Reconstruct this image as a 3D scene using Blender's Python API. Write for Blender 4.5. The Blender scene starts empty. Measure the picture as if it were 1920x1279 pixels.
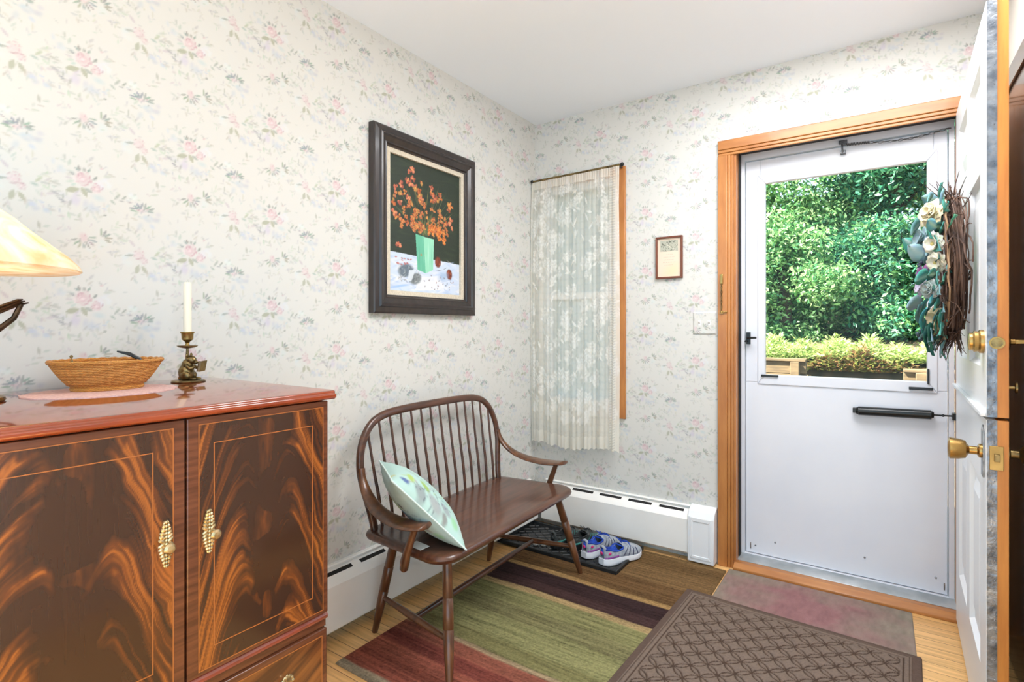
import bpy, math, random
import numpy as np
from mathutils import Matrix, Vector

random.seed(7)
RNG = np.random.default_rng(11)
PI = math.pi
S = bpy.context.scene
COL = S.collection

# ------------------------------------------------------------------ camera, world, lights, exposure
cam_d = bpy.data.cameras.new('camera')
cam = bpy.data.objects.new('camera', cam_d)
COL.objects.link(cam)
cam.location = (1.758, -2.81, 1.187)
cam.rotation_euler = (PI / 2, 0, math.radians(34.5))
cam_d.sensor_width = 36.0
cam_d.lens = 1004 / 1920 * 36
cam_d.shift_y = -24.5 / 1920
cam_d.clip_start = 0.02
S.camera = cam
S.view_settings.view_transform = 'Standard'
S.view_settings.look = 'None'
S.view_settings.gamma = 1
S.view_settings.use_curve_mapping = False
S.view_settings.exposure = 0.44

world = bpy.data.worlds.new('world')
S.world = world
world.use_nodes = True
wn = world.node_tree
wn.nodes.clear()
w_out = wn.nodes.new('ShaderNodeOutputWorld')
w_bg = wn.nodes.new('ShaderNodeBackground')
w_sky = wn.nodes.new('ShaderNodeTexSky')
w_sky.sky_type = 'HOSEK_WILKIE'
w_sky.sun_direction = (-0.55, -0.35, 0.76)
w_sky.turbidity = 4.0
w_sky.ground_albedo = 0.4
w_mix = wn.nodes.new('ShaderNodeMix')
w_mix.data_type = 'RGBA'
w_mix.inputs[0].default_value = 0.85
w_mix.inputs[7].default_value = (0.58, 0.82, 1.0, 1)
wn.links.new(w_sky.outputs[0], w_mix.inputs[6])
wn.links.new(w_mix.outputs[2], w_bg.inputs[0])
w_bg.inputs[1].default_value = 2.2
wn.links.new(w_bg.outputs[0], w_out.inputs[0])


def light(name, kind, loc, energy, color=(1, 1, 1), rot=(0, 0, 0), size=1.0, size_y=None):
    d = bpy.data.lights.new(name, kind)
    d.energy = energy
    d.color = color
    if kind == 'AREA':
        d.size = size
        if size_y:
            d.shape = 'RECTANGLE'
            d.size_y = size_y
    elif kind == 'POINT':
        d.shadow_soft_size = size
    o = bpy.data.objects.new(name, d)
    COL.objects.link(o)
    o.location = loc
    o.rotation_euler = rot
    return o


sun = light('sun', 'SUN', (0, 0, 6), 21.0, (1.0, 0.95, 0.86))
sun.rotation_euler = Vector((0.5, 0.45, -0.74)).to_track_quat('-Z', 'Y').to_euler()
sun.data.angle = 0.01
# two added fill lights, both out of view
light('room_fill_light', 'POINT', (2.35, -2.7, 1.3), 3.5, (0.74, 0.91, 1.0), size=0.3)  # point fill added beside the camera to lift walls and ceiling
light('hall_fill_light', 'AREA', (1.62, -0.98, 2.425), 31, (0.95, 0.96, 0.985), (0, 0, 0), 0.9, 0.9)  # overhead fill added to brighten the end wall and floor, no fixture modelled


# ------------------------------------------------------------------ helpers
def lin(c):
    c = np.asarray(c, float) / 255.0
    return np.where(c <= 0.04045, c / 12.92, ((c + 0.055) / 1.055) ** 2.4)


def rgba(c):
    a = lin(c)
    return (float(a[0]), float(a[1]), float(a[2]), 1.0)


def new_mat(name):
    m = bpy.data.materials.new(name)
    m.use_nodes = True
    nt = m.node_tree
    return m, nt, nt.nodes['Principled BSDF']


def mat(name, c, rough=0.5, metal=0.0, var=None, bump=None, coat=0.0, stretch=(1, 1, 1), spec=0.5):
    """var=(scale, second colour), bump=(scale, strength); noise in object coordinates"""
    m, nt, b = new_mat(name)
    b.inputs['Base Color'].default_value = rgba(c)
    b.inputs['Roughness'].default_value = rough
    b.inputs['Metallic'].default_value = metal
    b.inputs['Coat Weight'].default_value = coat
    b.inputs['Coat Roughness'].default_value = 0.08
    b.inputs['Specular IOR Level'].default_value = spec
    if var or bump:
        tc = nt.nodes.new('ShaderNodeTexCoord')
        mp = nt.nodes.new('ShaderNodeMapping')
        mp.inputs['Scale'].default_value = stretch
        nt.links.new(tc.outputs['Object'], mp.inputs[0])
    if var:
        n = nt.nodes.new('ShaderNodeTexNoise')
        n.inputs['Scale'].default_value = var[0]
        n.inputs['Detail'].default_value = 5
        nt.links.new(mp.outputs[0], n.inputs[0])
        r = nt.nodes.new('ShaderNodeValToRGB')
        r.color_ramp.elements[0].position = 0.35
        r.color_ramp.elements[1].position = 0.65
        r.color_ramp.elements[0].color = rgba(c)
        r.color_ramp.elements[1].color = rgba(var[1])
        nt.links.new(n.outputs[0], r.inputs[0])
        nt.links.new(r.outputs[0], b.inputs['Base Color'])
    if bump:
        n2 = nt.nodes.new('ShaderNodeTexNoise')
        n2.inputs['Scale'].default_value = bump[0]
        n2.inputs['Detail'].default_value = 4
        nt.links.new(mp.outputs[0], n2.inputs[0])
        bp = nt.nodes.new('ShaderNodeBump')
        bp.inputs['Strength'].default_value = bump[1]
        bp.inputs['Distance'].default_value = 0.004
        nt.links.new(n2.outputs[0], bp.inputs['Height'])
        nt.links.new(bp.outputs[0], b.inputs['Normal'])
    return m


def attr_mat(name, rough=0.6, coat=0.0, spec=0.5, bump=None):
    """surface whose pattern is stored per vertex"""
    m, nt, b = new_mat(name)
    a = nt.nodes.new('ShaderNodeAttribute')
    a.attribute_name = 'Col'
    nt.links.new(a.outputs['Color'], b.inputs['Base Color'])
    b.inputs['Roughness'].default_value = rough
    b.inputs['Coat Weight'].default_value = coat
    b.inputs['Coat Roughness'].default_value = 0.1
    b.inputs['Specular IOR Level'].default_value = spec
    if bump:
        tc = nt.nodes.new('ShaderNodeTexCoord')
        n2 = nt.nodes.new('ShaderNodeTexNoise')
        n2.inputs['Scale'].default_value = bump[0]
        nt.links.new(tc.outputs['Object'], n2.inputs[0])
        bp = nt.nodes.new('ShaderNodeBump')
        bp.inputs['Strength'].default_value = bump[1]
        bp.inputs['Distance'].default_value = 0.003
        nt.links.new(n2.outputs[0], bp.inputs['Height'])
        nt.links.new(bp.outputs[0], b.inputs['Normal'])
    return m


def basis(o):
    M = o.matrix_basis.copy()
    while o.parent:
        o = o.parent
        M = o.matrix_basis @ M
    return M


class MB:
    """collects shapes into one mesh"""

    def __init__(self):
        self.v = []
        self.f = []

    def add(self, vs, fs, M=None):
        k = len(self.v)
        if M is not None:
            vs = [tuple(M @ Vector(p)) for p in vs]
        self.v += [tuple(map(float, p)) for p in vs]
        self.f += [tuple(int(i) + k for i in f) for f in fs]
        return self

    def box(self, x0, x1, y0, y1, z0, z1, M=None):
        vs = [(x0, y0, z0), (x1, y0, z0), (x1, y1, z0), (x0, y1, z0), (x0, y0, z1), (x1, y0, z1), (x1, y1, z1), (x0, y1, z1)]
        fs = [(3, 2, 1, 0), (4, 5, 6, 7), (0, 1, 5, 4), (1, 2, 6, 5), (2, 3, 7, 6), (3, 0, 4, 7)]
        return self.add(vs, fs, M)

    def loft(self, rings, closed=True, caps=True, M=None):
        n = len(rings[0])
        vs = [p for r in rings for p in r]
        fs = []
        for i in range(len(rings) - 1):
            for j in range(n if closed else n - 1):
                a, b = i * n + j, i * n + (j + 1) % n
                fs.append((a, b, b + n, a + n))
        if caps and closed:
            fs.append(tuple(reversed(range(n))))
            fs.append(tuple(range((len(rings) - 1) * n, len(rings) * n)))
        return self.add(vs, fs, M)

    def tube(self, pts, r, seg=8, M=None, flat=1.0, up=None, loop=False):
        """flat = ratio of the second radius (along the up vector); r scalar or per point (or pairs)"""
        P = [Vector(p) for p in pts]
        n = len(P)
        R = list(r) if hasattr(r, '__len__') else [r] * n
        rings = []
        nrm = None
        for i in range(n):
            if loop:
                t = P[(i + 1) % n] - P[i - 1]
            else:
                t = P[min(i + 1, n - 1)] - P[max(i - 1, 0)]
            if t.length < 1e-9:
                t = Vector((0, 0, 1))
            t.normalize()
            if up is not None:
                u = Vector(up)
                b = t.cross(u).normalized()
                nn = b.cross(t).normalized()
            else:
                if nrm is None:
                    a = Vector((0, 0, 1)) if abs(t.z) < 0.9 else Vector((1, 0, 0))
                    nn = (a - a.dot(t) * t).normalized()
                else:
                    nn = nrm - nrm.dot(t) * t
                    nn = nn.normalized() if nn.length > 1e-6 else t.orthogonal().normalized()
                b = t.cross(nn)
            nrm = nn
            ra, rb = (R[i] if hasattr(R[i], '__len__') else (R[i], R[i] * flat))
            rings.append([P[i] + b * (ra * math.cos(2 * PI * k / seg)) + nn * (rb * math.sin(2 * PI * k / seg)) for k in range(seg)])
        if loop:
            rings.append(rings[0])
            return self.loft(rings, caps=False, M=M)
        return self.loft(rings, M=M)

    def lathe(self, prof, c=(0, 0, 0), seg=24, M=None, sx=1.0, sy=1.0):
        rings = []
        for r, z in prof:
            r = max(r, 1e-5)
            rings.append([(c[0] + sx * r * math.cos(2 * PI * k / seg), c[1] + sy * r * math.sin(2 * PI * k / seg), c[2] + z) for k in range(seg)])
        return self.loft(rings, M=M)

    def ell(self, c, r, seg=14, M=None, rot=None):
        rings = []
        h = seg // 2
        Rm = rot.to_matrix() if rot is not None else None
        for i in range(h + 1):
            a = PI * i / h
            ring = []
            for k in range(seg):
                p = Vector((r[0] * max(math.sin(a), 1e-4) * math.cos(2 * PI * k / seg), r[1] * max(math.sin(a), 1e-4) * math.sin(2 * PI * k / seg), -r[2] * math.cos(a)))
                if Rm is not None:
                    p = Rm @ p
                ring.append((c[0] + p.x, c[1] + p.y, c[2] + p.z))
            rings.append(ring)
        return self.loft(rings, M=M)

    def prism(self, poly, axis, d0, d1, M=None):
        """poly in the two other axes (cyclic order xyz without axis)"""
        def P(a, b, d):
            return {'x': (d, a, b), 'y': (a, d, b), 'z': (a, b, d)}[axis]
        n = len(poly)
        vs = [P(a, b, d0) for a, b in poly] + [P(a, b, d1) for a, b in poly]
        fs = [tuple(reversed(range(n))), tuple(range(n, 2 * n))] + [(i, (i + 1) % n, n + (i + 1) % n, n + i) for i in range(n)]
        return self.add(vs, fs, M)

    def frame(self, outer, inner, axis, d0, d1):
        """rectangular frame: outer/inner=(a0,a1,b0,b1)"""
        a0, a1, b0, b1 = outer
        c0, c1, e0, e1 = inner
        for q in ([(a0, b0), (c0, e0), (c0, e1), (a0, b1)], [(a1, b0), (a1, b1), (c1, e1), (c1, e0)],
                  [(a0, b0), (a1, b0), (c1, e0), (c0, e0)], [(a0, b1), (c0, e1), (c1, e1), (a1, b1)]):
            self.prism(q, axis, d0, d1)
        return self

    def build(self, name, m, parent=None, smooth=30, bevel=0, sub=0, world=False, seg=2):
        me = bpy.data.meshes.new(name)
        v = self.v
        if parent is not None and world:
            Mi = basis(parent).inverted()
            v = [tuple(Mi @ Vector(p)) for p in v]
        me.from_pydata(v, [], self.f)
        me.validate()
        import bmesh
        bm = bmesh.new()
        bm.from_mesh(me)
        bmesh.ops.recalc_face_normals(bm, faces=bm.faces)
        bm.to_mesh(me)
        bm.free()
        o = bpy.data.objects.new(name, me)
        COL.objects.link(o)
        if m is not None:
            me.materials.append(m)
        if parent is not None:
            o.parent = parent
        if smooth:
            me.polygons.foreach_set('use_smooth', [True] * len(me.polygons))
            if smooth < 180:
                me.set_sharp_from_angle(angle=math.radians(smooth))
        if bevel:
            b = o.modifiers.new('bevel', 'BEVEL')
            b.width = bevel
            b.segments = seg
            b.limit_method = 'ANGLE'
            b.angle_limit = math.radians(40)
        if sub:
            s = o.modifiers.new('sub', 'SUBSURF')
            s.levels = sub
            s.render_levels = sub
        return o


def tag(o, label, cat, group=None, kind=None):
    o['label'] = label
    o['category'] = cat
    if group:
        o['group'] = group
    if kind:
        o['kind'] = kind
    return o


def thing(name, label, cat, loc=(0, 0, 0), rotz=0.0, group=None, kind=None):
    o = bpy.data.objects.new(name, None)
    o.empty_display_size = 0.05
    COL.objects.link(o)
    o.location = loc
    o.rotation_euler = (0, 0, rotz)
    return tag(o, label, cat, group, kind)


def np_mesh(name, V, Fq, m, parent=None, colors=None, smooth=True, world=False):
    """quads from arrays, with an optional per-vertex colour"""
    me = bpy.data.meshes.new(name)
    V = np.asarray(V, np.float32)
    if parent is not None and world:
        Mi = np.array(basis(parent).inverted())
        V = (V @ Mi[:3, :3].T + Mi[:3, 3]).astype(np.float32)
    Fq = np.asarray(Fq, np.int32)
    k = Fq.shape[1]
    me.vertices.add(len(V))
    me.vertices.foreach_set('co', V.ravel())
    me.loops.add(Fq.size)
    me.loops.foreach_set('vertex_index', Fq.ravel())
    me.polygons.add(len(Fq))
    me.polygons.foreach_set('loop_start', np.arange(0, Fq.size, k, dtype=np.int32))
    me.update(calc_edges=True)
    if smooth:
        me.polygons.foreach_set('use_smooth', np.ones(len(Fq), bool))
    if colors is not None:
        C = np.asarray(colors, np.float32)
        if C.shape[1] == 3:
            C = np.concatenate([C, np.ones((len(C), 1), np.float32)], 1)
        ca = me.color_attributes.new('Col', 'FLOAT_COLOR', 'POINT')
        ca.data.foreach_set('color', C.ravel())
    me.materials.append(m)
    o = bpy.data.objects.new(name, me)
    COL.objects.link(o)
    if parent is not None:
        o.parent = parent
    return o


def grid_faces(nu, nv, keep=None, flip=False):
    i = np.arange(nu - 1)[:, None] * nv + np.arange(nv - 1)[None, :]
    q = np.stack([i, i + nv, i + nv + 1, i + 1], -1)
    if flip:
        q = q[..., ::-1]
    if keep is not None:
        return q[keep]
    return q.reshape(-1, 4)


def vnoise(x, y, seed=0):
    """smooth value noise on arrays"""
    r = np.random.default_rng(seed).random((64, 64))
    xi = np.floor(x).astype(int)
    yi = np.floor(y).astype(int)
    fx = x - xi
    fy = y - yi
    fx = fx * fx * (3 - 2 * fx)
    fy = fy * fy * (3 - 2 * fy)
    g = lambda a, b: r[a % 64, b % 64]
    return (g(xi, yi) * (1 - fx) + g(xi + 1, yi) * fx) * (1 - fy) + (g(xi, yi + 1) * (1 - fx) + g(xi + 1, yi + 1) * fx) * fy


def fbm(x, y, seed=0, oct=4):
    s, a, t = 0, 0.5, 0
    for k in range(oct):
        s = s + a * vnoise(x * 2 ** k, y * 2 ** k, seed + k)
        t += a
        a *= 0.5
    return s / t


class Canvas:
    """a small raster in metres used to lay out printed and painted patterns before they go to vertices"""

    def __init__(self, w, h, res, bg, wrap=False):
        self.w, self.h, self.res, self.wrap = w, h, res, wrap
        self.nx, self.ny = int(round(w / res)), int(round(h / res))
        self.a = np.zeros((self.nx, self.ny, 3)) + lin(bg)

    def shape(self, cx, cy, rx, ry, ang, col, al=1.0, soft=0.25, leaf=False):
        R = max(rx, ry) * 1.15 + self.res * 2
        i0, i1 = int(math.floor((cx - R) / self.res)), int(math.ceil((cx + R) / self.res))
        j0, j1 = int(math.floor((cy - R) / self.res)), int(math.ceil((cy + R) / self.res))
        if not self.wrap:
            i0, i1, j0, j1 = max(i0, 0), min(i1, self.nx - 1), max(j0, 0), min(j1, self.ny - 1)
            if i1 < i0 or j1 < j0:
                return
        I, J = np.arange(i0, i1 + 1), np.arange(j0, j1 + 1)
        X = (I * self.res - cx)[:, None]
        Y = (J * self.res - cy)[None, :]
        c, s = math.cos(ang), math.sin(ang)
        U, W = (X * c + Y * s) / rx, (-X * s + Y * c) / ry
        d = np.abs(W) + U * U if leaf else np.sqrt(U * U + W * W)
        m = np.clip((1 - d) / max(soft, 1e-3), 0, 1) * al
        ix = np.ix_(I % self.nx, J % self.ny)
        self.a[ix] = self.a[ix] * (1 - m[..., None]) + lin(col) * m[..., None]

    def line(self, pts, w, col, al=1.0):
        for (x0, y0), (x1, y1) in zip(pts, pts[1:]):
            L = math.hypot(x1 - x0, y1 - y0)
            self.shape((x0 + x1) / 2, (y0 + y1) / 2, L / 2 + w * 0.5, w, math.atan2(y1 - y0, x1 - x0), col, al, 0.6)

    def poly(self, pts, col, al=1.0):
        X = (np.arange(self.nx) * self.res)[:, None] + np.zeros((1, self.ny))
        Y = (np.arange(self.ny) * self.res)[None, :] + np.zeros((self.nx, 1))
        m = np.ones_like(X, bool)
        n = len(pts)
        for k in range(n):
            (x0, y0), (x1, y1) = pts[k], pts[(k + 1) % n]
            m &= ((x1 - x0) * (Y - y0) - (y1 - y0) * (X - x0)) >= 0
        self.a[m] = self.a[m] * (1 - al) + lin(col) * al

    def sample(self, x, y):
        fx, fy = x / self.res, y / self.res
        i, j = np.floor(fx).astype(int), np.floor(fy).astype(int)
        u, v = (fx - i)[..., None], (fy - j)[..., None]
        g = (lambda p, q: self.a[p % self.nx, q % self.ny]) if self.wrap else (lambda p, q: self.a[np.clip(p, 0, self.nx - 1), np.clip(q, 0, self.ny - 1)])
        return (g(i, j) * (1 - u) + g(i + 1, j) * u) * (1 - v) + (g(i, j + 1) * (1 - u) + g(i + 1, j + 1) * u) * v


def jit(c, a=10):
    return tuple(max(0, min(255, k + random.uniform(-a, a))) for k in c)


# ------------------------------------------------------------------ materials
M = {}
M['paint_ceiling'] = mat('ceiling_paint', (236, 243, 251), 0.9, bump=(60, 0.05))
M['white_enamel'] = mat('white_enamel', (236, 237, 238), 0.35, var=(3, (232, 234, 237)))
M['white_metal'] = mat('painted_metal_white', (221, 223, 229), 0.4, var=(4, (215, 218, 226)))
M['heater'] = mat('heater_enamel', (244, 242, 238), 0.4, var=(5, (238, 236, 231)))
M['black_gap'] = mat('dark_opening', (24, 22, 21), 0.8)
M['casing'] = mat('varnished_fir', (186, 124, 66), 0.35, var=(6, (168, 106, 54)), stretch=(6, 6, 1), coat=0.15)
M['casing_x'] = mat('varnished_fir_across', (186, 124, 66), 0.35, var=(6, (168, 106, 54)), stretch=(1, 6, 6), coat=0.15)
M['edge_wood'] = mat('door_edge_fir', (206, 134, 58), 0.4, var=(8, (188, 116, 46)), stretch=(8, 8, 0.8), coat=0.1)
M['metal_strip'] = mat('weathered_metal_strip', (150, 156, 164), 0.36, 0.8, var=(26, (92, 98, 108)), bump=(50, 0.8), stretch=(1, 1, 1.0))
M['aluminium'] = mat('dull_aluminium', (190, 194, 196), 0.4, 0.6, var=(10, (160, 166, 168)))
M['brass'] = mat('polished_brass', (186, 152, 92), 0.26, 0.95, var=(14, (150, 116, 66)))
M['old_brass'] = mat('antique_brass', (158, 134, 88), 0.32, 0.9, var=(40, (104, 88, 60)), bump=(60, 0.2))
M['silver_brass'] = mat('pale_gilt', (222, 200, 156), 0.25, 0.9, var=(60, (170, 146, 104)))
M['black_metal'] = mat('black_metal', (22, 26, 27), 0.3, 0.2)
M['steel'] = mat('steel', (168, 170, 172), 0.3, 0.9, var=(30, (120, 122, 124)))
M['old_steel'] = mat('dull_steel', (120, 122, 124), 0.4, 0.7, var=(60, (84, 86, 88)))
M['bench'] = mat('walnut_stain', (92, 55, 37), 0.3, var=(9, (62, 36, 24)), stretch=(5, 1, 5), coat=0.25)
M['bench_seat'] = mat('walnut_stain_seat', (98, 60, 42), 0.28, var=(5, (72, 42, 29)), stretch=(12, 1, 8), coat=0.3)
M['bench_leg'] = mat('walnut_stain_turned', (112, 70, 42), 0.3, var=(9, (76, 45, 28)), stretch=(5, 5, 1), coat=0.25)
M['dark_frame'] = mat('dark_stained_frame', (52, 42, 39), 0.3, var=(12, (36, 29, 27)), stretch=(4, 4, 1), coat=0.2)
M['linen'] = mat('linen_liner', (214, 204, 186), 0.85, var=(180, (196, 186, 166)))
M['mahog_top'] = mat('mahogany_red', (146, 62, 28), 0.1, var=(5, (124, 48, 20)), stretch=(6, 1, 6), coat=0.9)
M['mahog'] = mat('mahogany_crossband', (108, 62, 38), 0.25, var=(9, (82, 44, 26)), stretch=(1, 1, 12), coat=0.4)
M['mahog_red'] = mat('mahogany_moulding', (140, 58, 40), 0.2, var=(14, (110, 44, 28)), coat=0.5)
M['inlay'] = mat('satinwood_inlay', (164, 98, 46), 0.25, coat=0.4)
M['wax'] = mat('ivory_wax', (240, 230, 208), 0.45)
M['doily'] = mat('pink_crochet', (226, 190, 184), 0.9, var=(150, (208, 168, 162)), bump=(200, 0.6))
M['rubber'] = mat('black_rubber', (34, 36, 37), 0.45, var=(30, (22, 24, 25)), bump=(90, 0.2))
M['white_sole'] = mat('white_foam_sole', (232, 234, 240), 0.6)
M['mesh_grey'] = mat('silver_grey_mesh', (176, 182, 190), 0.6, var=(60, (140, 148, 160)), bump=(300, 0.4))
M['navy'] = mat('navy_overlay', (62, 66, 96), 0.5)
M['purple'] = mat('purple_trim', (140, 76, 150), 0.5)
M['magenta'] = mat('magenta_trim', (206, 50, 120), 0.5)
M['royal'] = mat('royal_blue_lining', (28, 78, 184), 0.75, var=(60, (20, 52, 140)))
M['dark_shoe'] = mat('charcoal_shoe', (70, 74, 72), 0.6, var=(60, (46, 50, 50)))
M['teal_trim'] = mat('teal_trim', (70, 140, 132), 0.6)
M['pebble'] = mat('pale_pebble', (190, 186, 176), 0.7, var=(40, (150, 146, 138)))
M['twig'] = mat('grapevine_twig', (104, 76, 60), 0.7, var=(20, (66, 46, 38)))
M['twig_pale'] = mat('pale_vine', (158, 124, 92), 0.7)
M['paper'] = mat('white_paper', (228, 228, 226), 0.7)
M['fence_wood'] = mat('weathered_timber', (122, 102, 70), 0.8, var=(6, (92, 76, 52)), stretch=(1, 6, 6))
M['bark'] = mat('bark', (88, 72, 58), 0.9, var=(12, (60, 48, 40)), bump=(30, 0.8))
M['soil'] = mat('mulch_ground', (104, 86, 60), 0.95, var=(7, (66, 60, 36)), bump=(20, 0.8))
M['dark_door'] = mat('dark_brown_door', (106, 90, 80), 0.25, var=(7, (82, 68, 60)), stretch=(8, 8, 0.6), coat=0.3)
M['siding'] = mat('exterior_siding', (190, 186, 178), 0.8)


def plaid_floor():
    m, nt, b = new_mat('oak_strip_floor')
    tc = nt.nodes.new('ShaderNodeTexCoord')
    br = nt.nodes.new('ShaderNodeTexBrick')
    br.inputs['Scale'].default_value = 1.0
    br.inputs['Brick Width'].default_value = 0.9
    br.inputs['Row Height'].default_value = 0.058
    br.inputs['Mortar Size'].default_value = 0.0012
    br.inputs['Color1'].default_value = rgba((240, 198, 136))
    br.inputs['Color2'].default_value = rgba((226, 176, 112))
    br.inputs['Mortar'].default_value = rgba((120, 78, 40))
    br.offset = 0.37
    nt.links.new(tc.outputs['Object'], br.inputs[0])
    mp = nt.nodes.new('ShaderNodeMapping')
    mp.inputs['Scale'].default_value = (2.5, 45, 1)
    nt.links.new(tc.outputs['Object'], mp.inputs[0])
    n = nt.nodes.new('ShaderNodeTexNoise')
    n.inputs['Scale'].default_value = 2
    n.inputs['Detail'].default_value = 6
    nt.links.new(mp.outputs[0], n.inputs[0])
    r = nt.nodes.new('ShaderNodeValToRGB')
    r.color_ramp.elements[0].color = (0.72, 0.66, 0.58, 1)
    r.color_ramp.elements[0].position = 0.3
    r.color_ramp.elements[1].color = (1.08, 1.05, 1.0, 1)
    r.color_ramp.elements[1].position = 0.7
    nt.links.new(n.outputs[0], r.inputs[0])
    mx = nt.nodes.new('ShaderNodeMix')
    mx.data_type = 'RGBA'
    mx.blend_type = 'MULTIPLY'
    mx.inputs[0].default_value = 1
    nt.links.new(br.outputs[0], mx.inputs[6])
    nt.links.new(r.outputs[0], mx.inputs[7])
    nt.links.new(mx.outputs[2], b.inputs['Base Color'])
    b.inputs['Roughness'].default_value = 0.3
    return m


def glass_mat(name, tint=(1, 1, 1, 1)):
    m = bpy.data.materials.new(name)
    m.use_nodes = True
    nt = m.node_tree
    nt.nodes.clear()
    o = nt.nodes.new('ShaderNodeOutputMaterial')
    t = nt.nodes.new('ShaderNodeBsdfTransparent')
    t.inputs[0].default_value = tint
    g = nt.nodes.new('ShaderNodeBsdfGlossy')
    g.inputs['Roughness'].default_value = 0.02
    fr = nt.nodes.new('ShaderNodeFresnel')
    fr.inputs[0].default_value = 1.2
    mx = nt.nodes.new('ShaderNodeMixShader')
    nt.links.new(fr.outputs[0], mx.inputs[0])
    nt.links.new(t.outputs[0], mx.inputs[1])
    nt.links.new(g.outputs[0], mx.inputs[2])
    nt.links.new(mx.outputs[0], o.inputs[0])
    return m


def leaf_mat(name, transl=0.45, rough=0.45):
    m = bpy.data.materials.new(name)
    m.use_nodes = True
    nt = m.node_tree
    b = nt.nodes['Principled BSDF']
    a = nt.nodes.new('ShaderNodeAttribute')
    a.attribute_name = 'Col'
    nt.links.new(a.outputs['Color'], b.inputs['Base Color'])
    b.inputs['Roughness'].default_value = rough
    t = nt.nodes.new('ShaderNodeBsdfTranslucent')
    nt.links.new(a.outputs['Color'], t.inputs[0])
    mx = nt.nodes.new('ShaderNodeMixShader')
    mx.inputs[0].default_value = transl
    nt.links.new(b.outputs[0], mx.inputs[1])
    nt.links.new(t.outputs[0], mx.inputs[2])
    nt.links.new(mx.outputs[0], nt.nodes['Material Output'].inputs[0])
    return m


def lace_mat():
    """alpha of the vertex colour drives how dense the thread is"""
    m = bpy.data.materials.new('ivory_lace')
    m.use_nodes = True
    nt = m.node_tree
    nt.nodes.clear()
    o = nt.nodes.new('ShaderNodeOutputMaterial')
    a = nt.nodes.new('ShaderNodeAttribute')
    a.attribute_name = 'Col'
    d = nt.nodes.new('ShaderNodeBsdfDiffuse')
    t = nt.nodes.new('ShaderNodeBsdfTranslucent')
    nt.links.new(a.outputs['Color'], d.inputs[0])
    nt.links.new(a.outputs['Color'], t.inputs[0])
    m1 = nt.nodes.new('ShaderNodeMixShader')
    m1.inputs[0].default_value = 0.45
    nt.links.new(d.outputs[0], m1.inputs[1])
    nt.links.new(t.outputs[0], m1.inputs[2])
    tr = nt.nodes.new('ShaderNodeBsdfTransparent')
    m2 = nt.nodes.new('ShaderNodeMixShader')
    nt.links.new(a.outputs['Alpha'], m2.inputs[0])
    nt.links.new(tr.outputs[0], m2.inputs[1])
    nt.links.new(m1.outputs[0], m2.inputs[2])
    nt.links.new(m2.outputs[0], o.inputs[0])
    return m


M['glass'] = glass_mat('clear_glass')
M['leaf'] = leaf_mat('tree_leaf', 0.35, 0.35)
M['floor'] = plaid_floor()
M['lace'] = lace_mat()
M['wallpaper'] = attr_mat('floral_wallpaper', 0.75, spec=0.3)
M['paint'] = attr_mat('oil_paint', 0.45, bump=(160, 0.25))
M['veneer'] = attr_mat('flame_mahogany', 0.2, coat=0.5)
M['woven'] = attr_mat('woven_wool', 0.95, spec=0.1, bump=(260, 0.7))
M['mat_fibre'] = attr_mat('ribbed_mat_fibre', 0.9, spec=0.15, bump=(400, 0.5))
M['print'] = attr_mat('printed_card', 0.5)
M['cloth'] = attr_mat('printed_cotton', 0.8, spec=0.2)
M['petal'] = leaf_mat('silk_petal', 0.15, 0.7)

# ------------------------------------------------------------------ wallpaper pattern
WT = Canvas(0.54, 0.32, 0.001, (210, 209, 204), wrap=True)
G1, G2, G3 = (160, 166, 159), (136, 142, 137), (180, 184, 177)
OLV, BLU, LIL = (168, 170, 150), (188, 196, 205), (196, 194, 204)
P1, P2, P3, P4 = (208, 182, 186), (192, 148, 160), (222, 208, 208), (170, 122, 136)


def rose(T, x, y, r, k=1.0):
    T.shape(x, y, r * 0.95, r * 0.9, 0, P1, 0.8 * k, 0.6)
    for q in range(12):
        a = q * 0.52 + random.uniform(-0.25, 0.25)
        d = r * random.uniform(0.5, 0.95)
        T.shape(x + d * math.cos(a), y + d * math.sin(a), r * 0.34, r * 0.13, a + 1.5 + random.uniform(-0.5, 0.5), random.choice([P2, P1, P2, P4, P3]), 0.75 * k, 0.6)
    for q in range(6):
        a = random.uniform(0, 6.28)
        d = r * random.uniform(0.1, 0.5)
        T.shape(x + d * math.cos(a), y + d * math.sin(a), r * 0.24, r * 0.09, a + 1.2, random.choice([P3, P2]), 0.7 * k, 0.6)
    T.shape(x - r * 0.05, y - r * 0.12, r * 0.34, r * 0.24, 0.4, P3, 0.9 * k, 0.5)


def sprig(T, x, y, ang, n, L, col, al=0.8, spread=0.016):
    for q in range(n):
        t = q / max(1, n - 1)
        a = ang + (0.8 if q % 2 else -0.8) * random.uniform(0.4, 1.3)
        LL = L * random.uniform(0.9, 1.5)
        px, py = x + math.cos(ang) * spread * n * 0.5 * t, y + math.sin(ang) * spread * n * 0.5 * t
        T.shape(px + math.cos(a) * LL * 0.8, py + math.sin(a) * LL * 0.8, LL, LL * random.uniform(0.26, 0.42), a, jit(col, 12), al * random.uniform(0.6, 1.0), 0.6, True)


def smudge(T, x, y, r, col, al=0.6):
    for q in range(5):
        T.shape(x + random.uniform(-r, r), y + random.uniform(-r, r) * 0.7, r * random.uniform(0.5, 0.9), r * random.uniform(0.3, 0.6), random.uniform(0, 3), jit(col, 5), al, 0.8)


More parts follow.
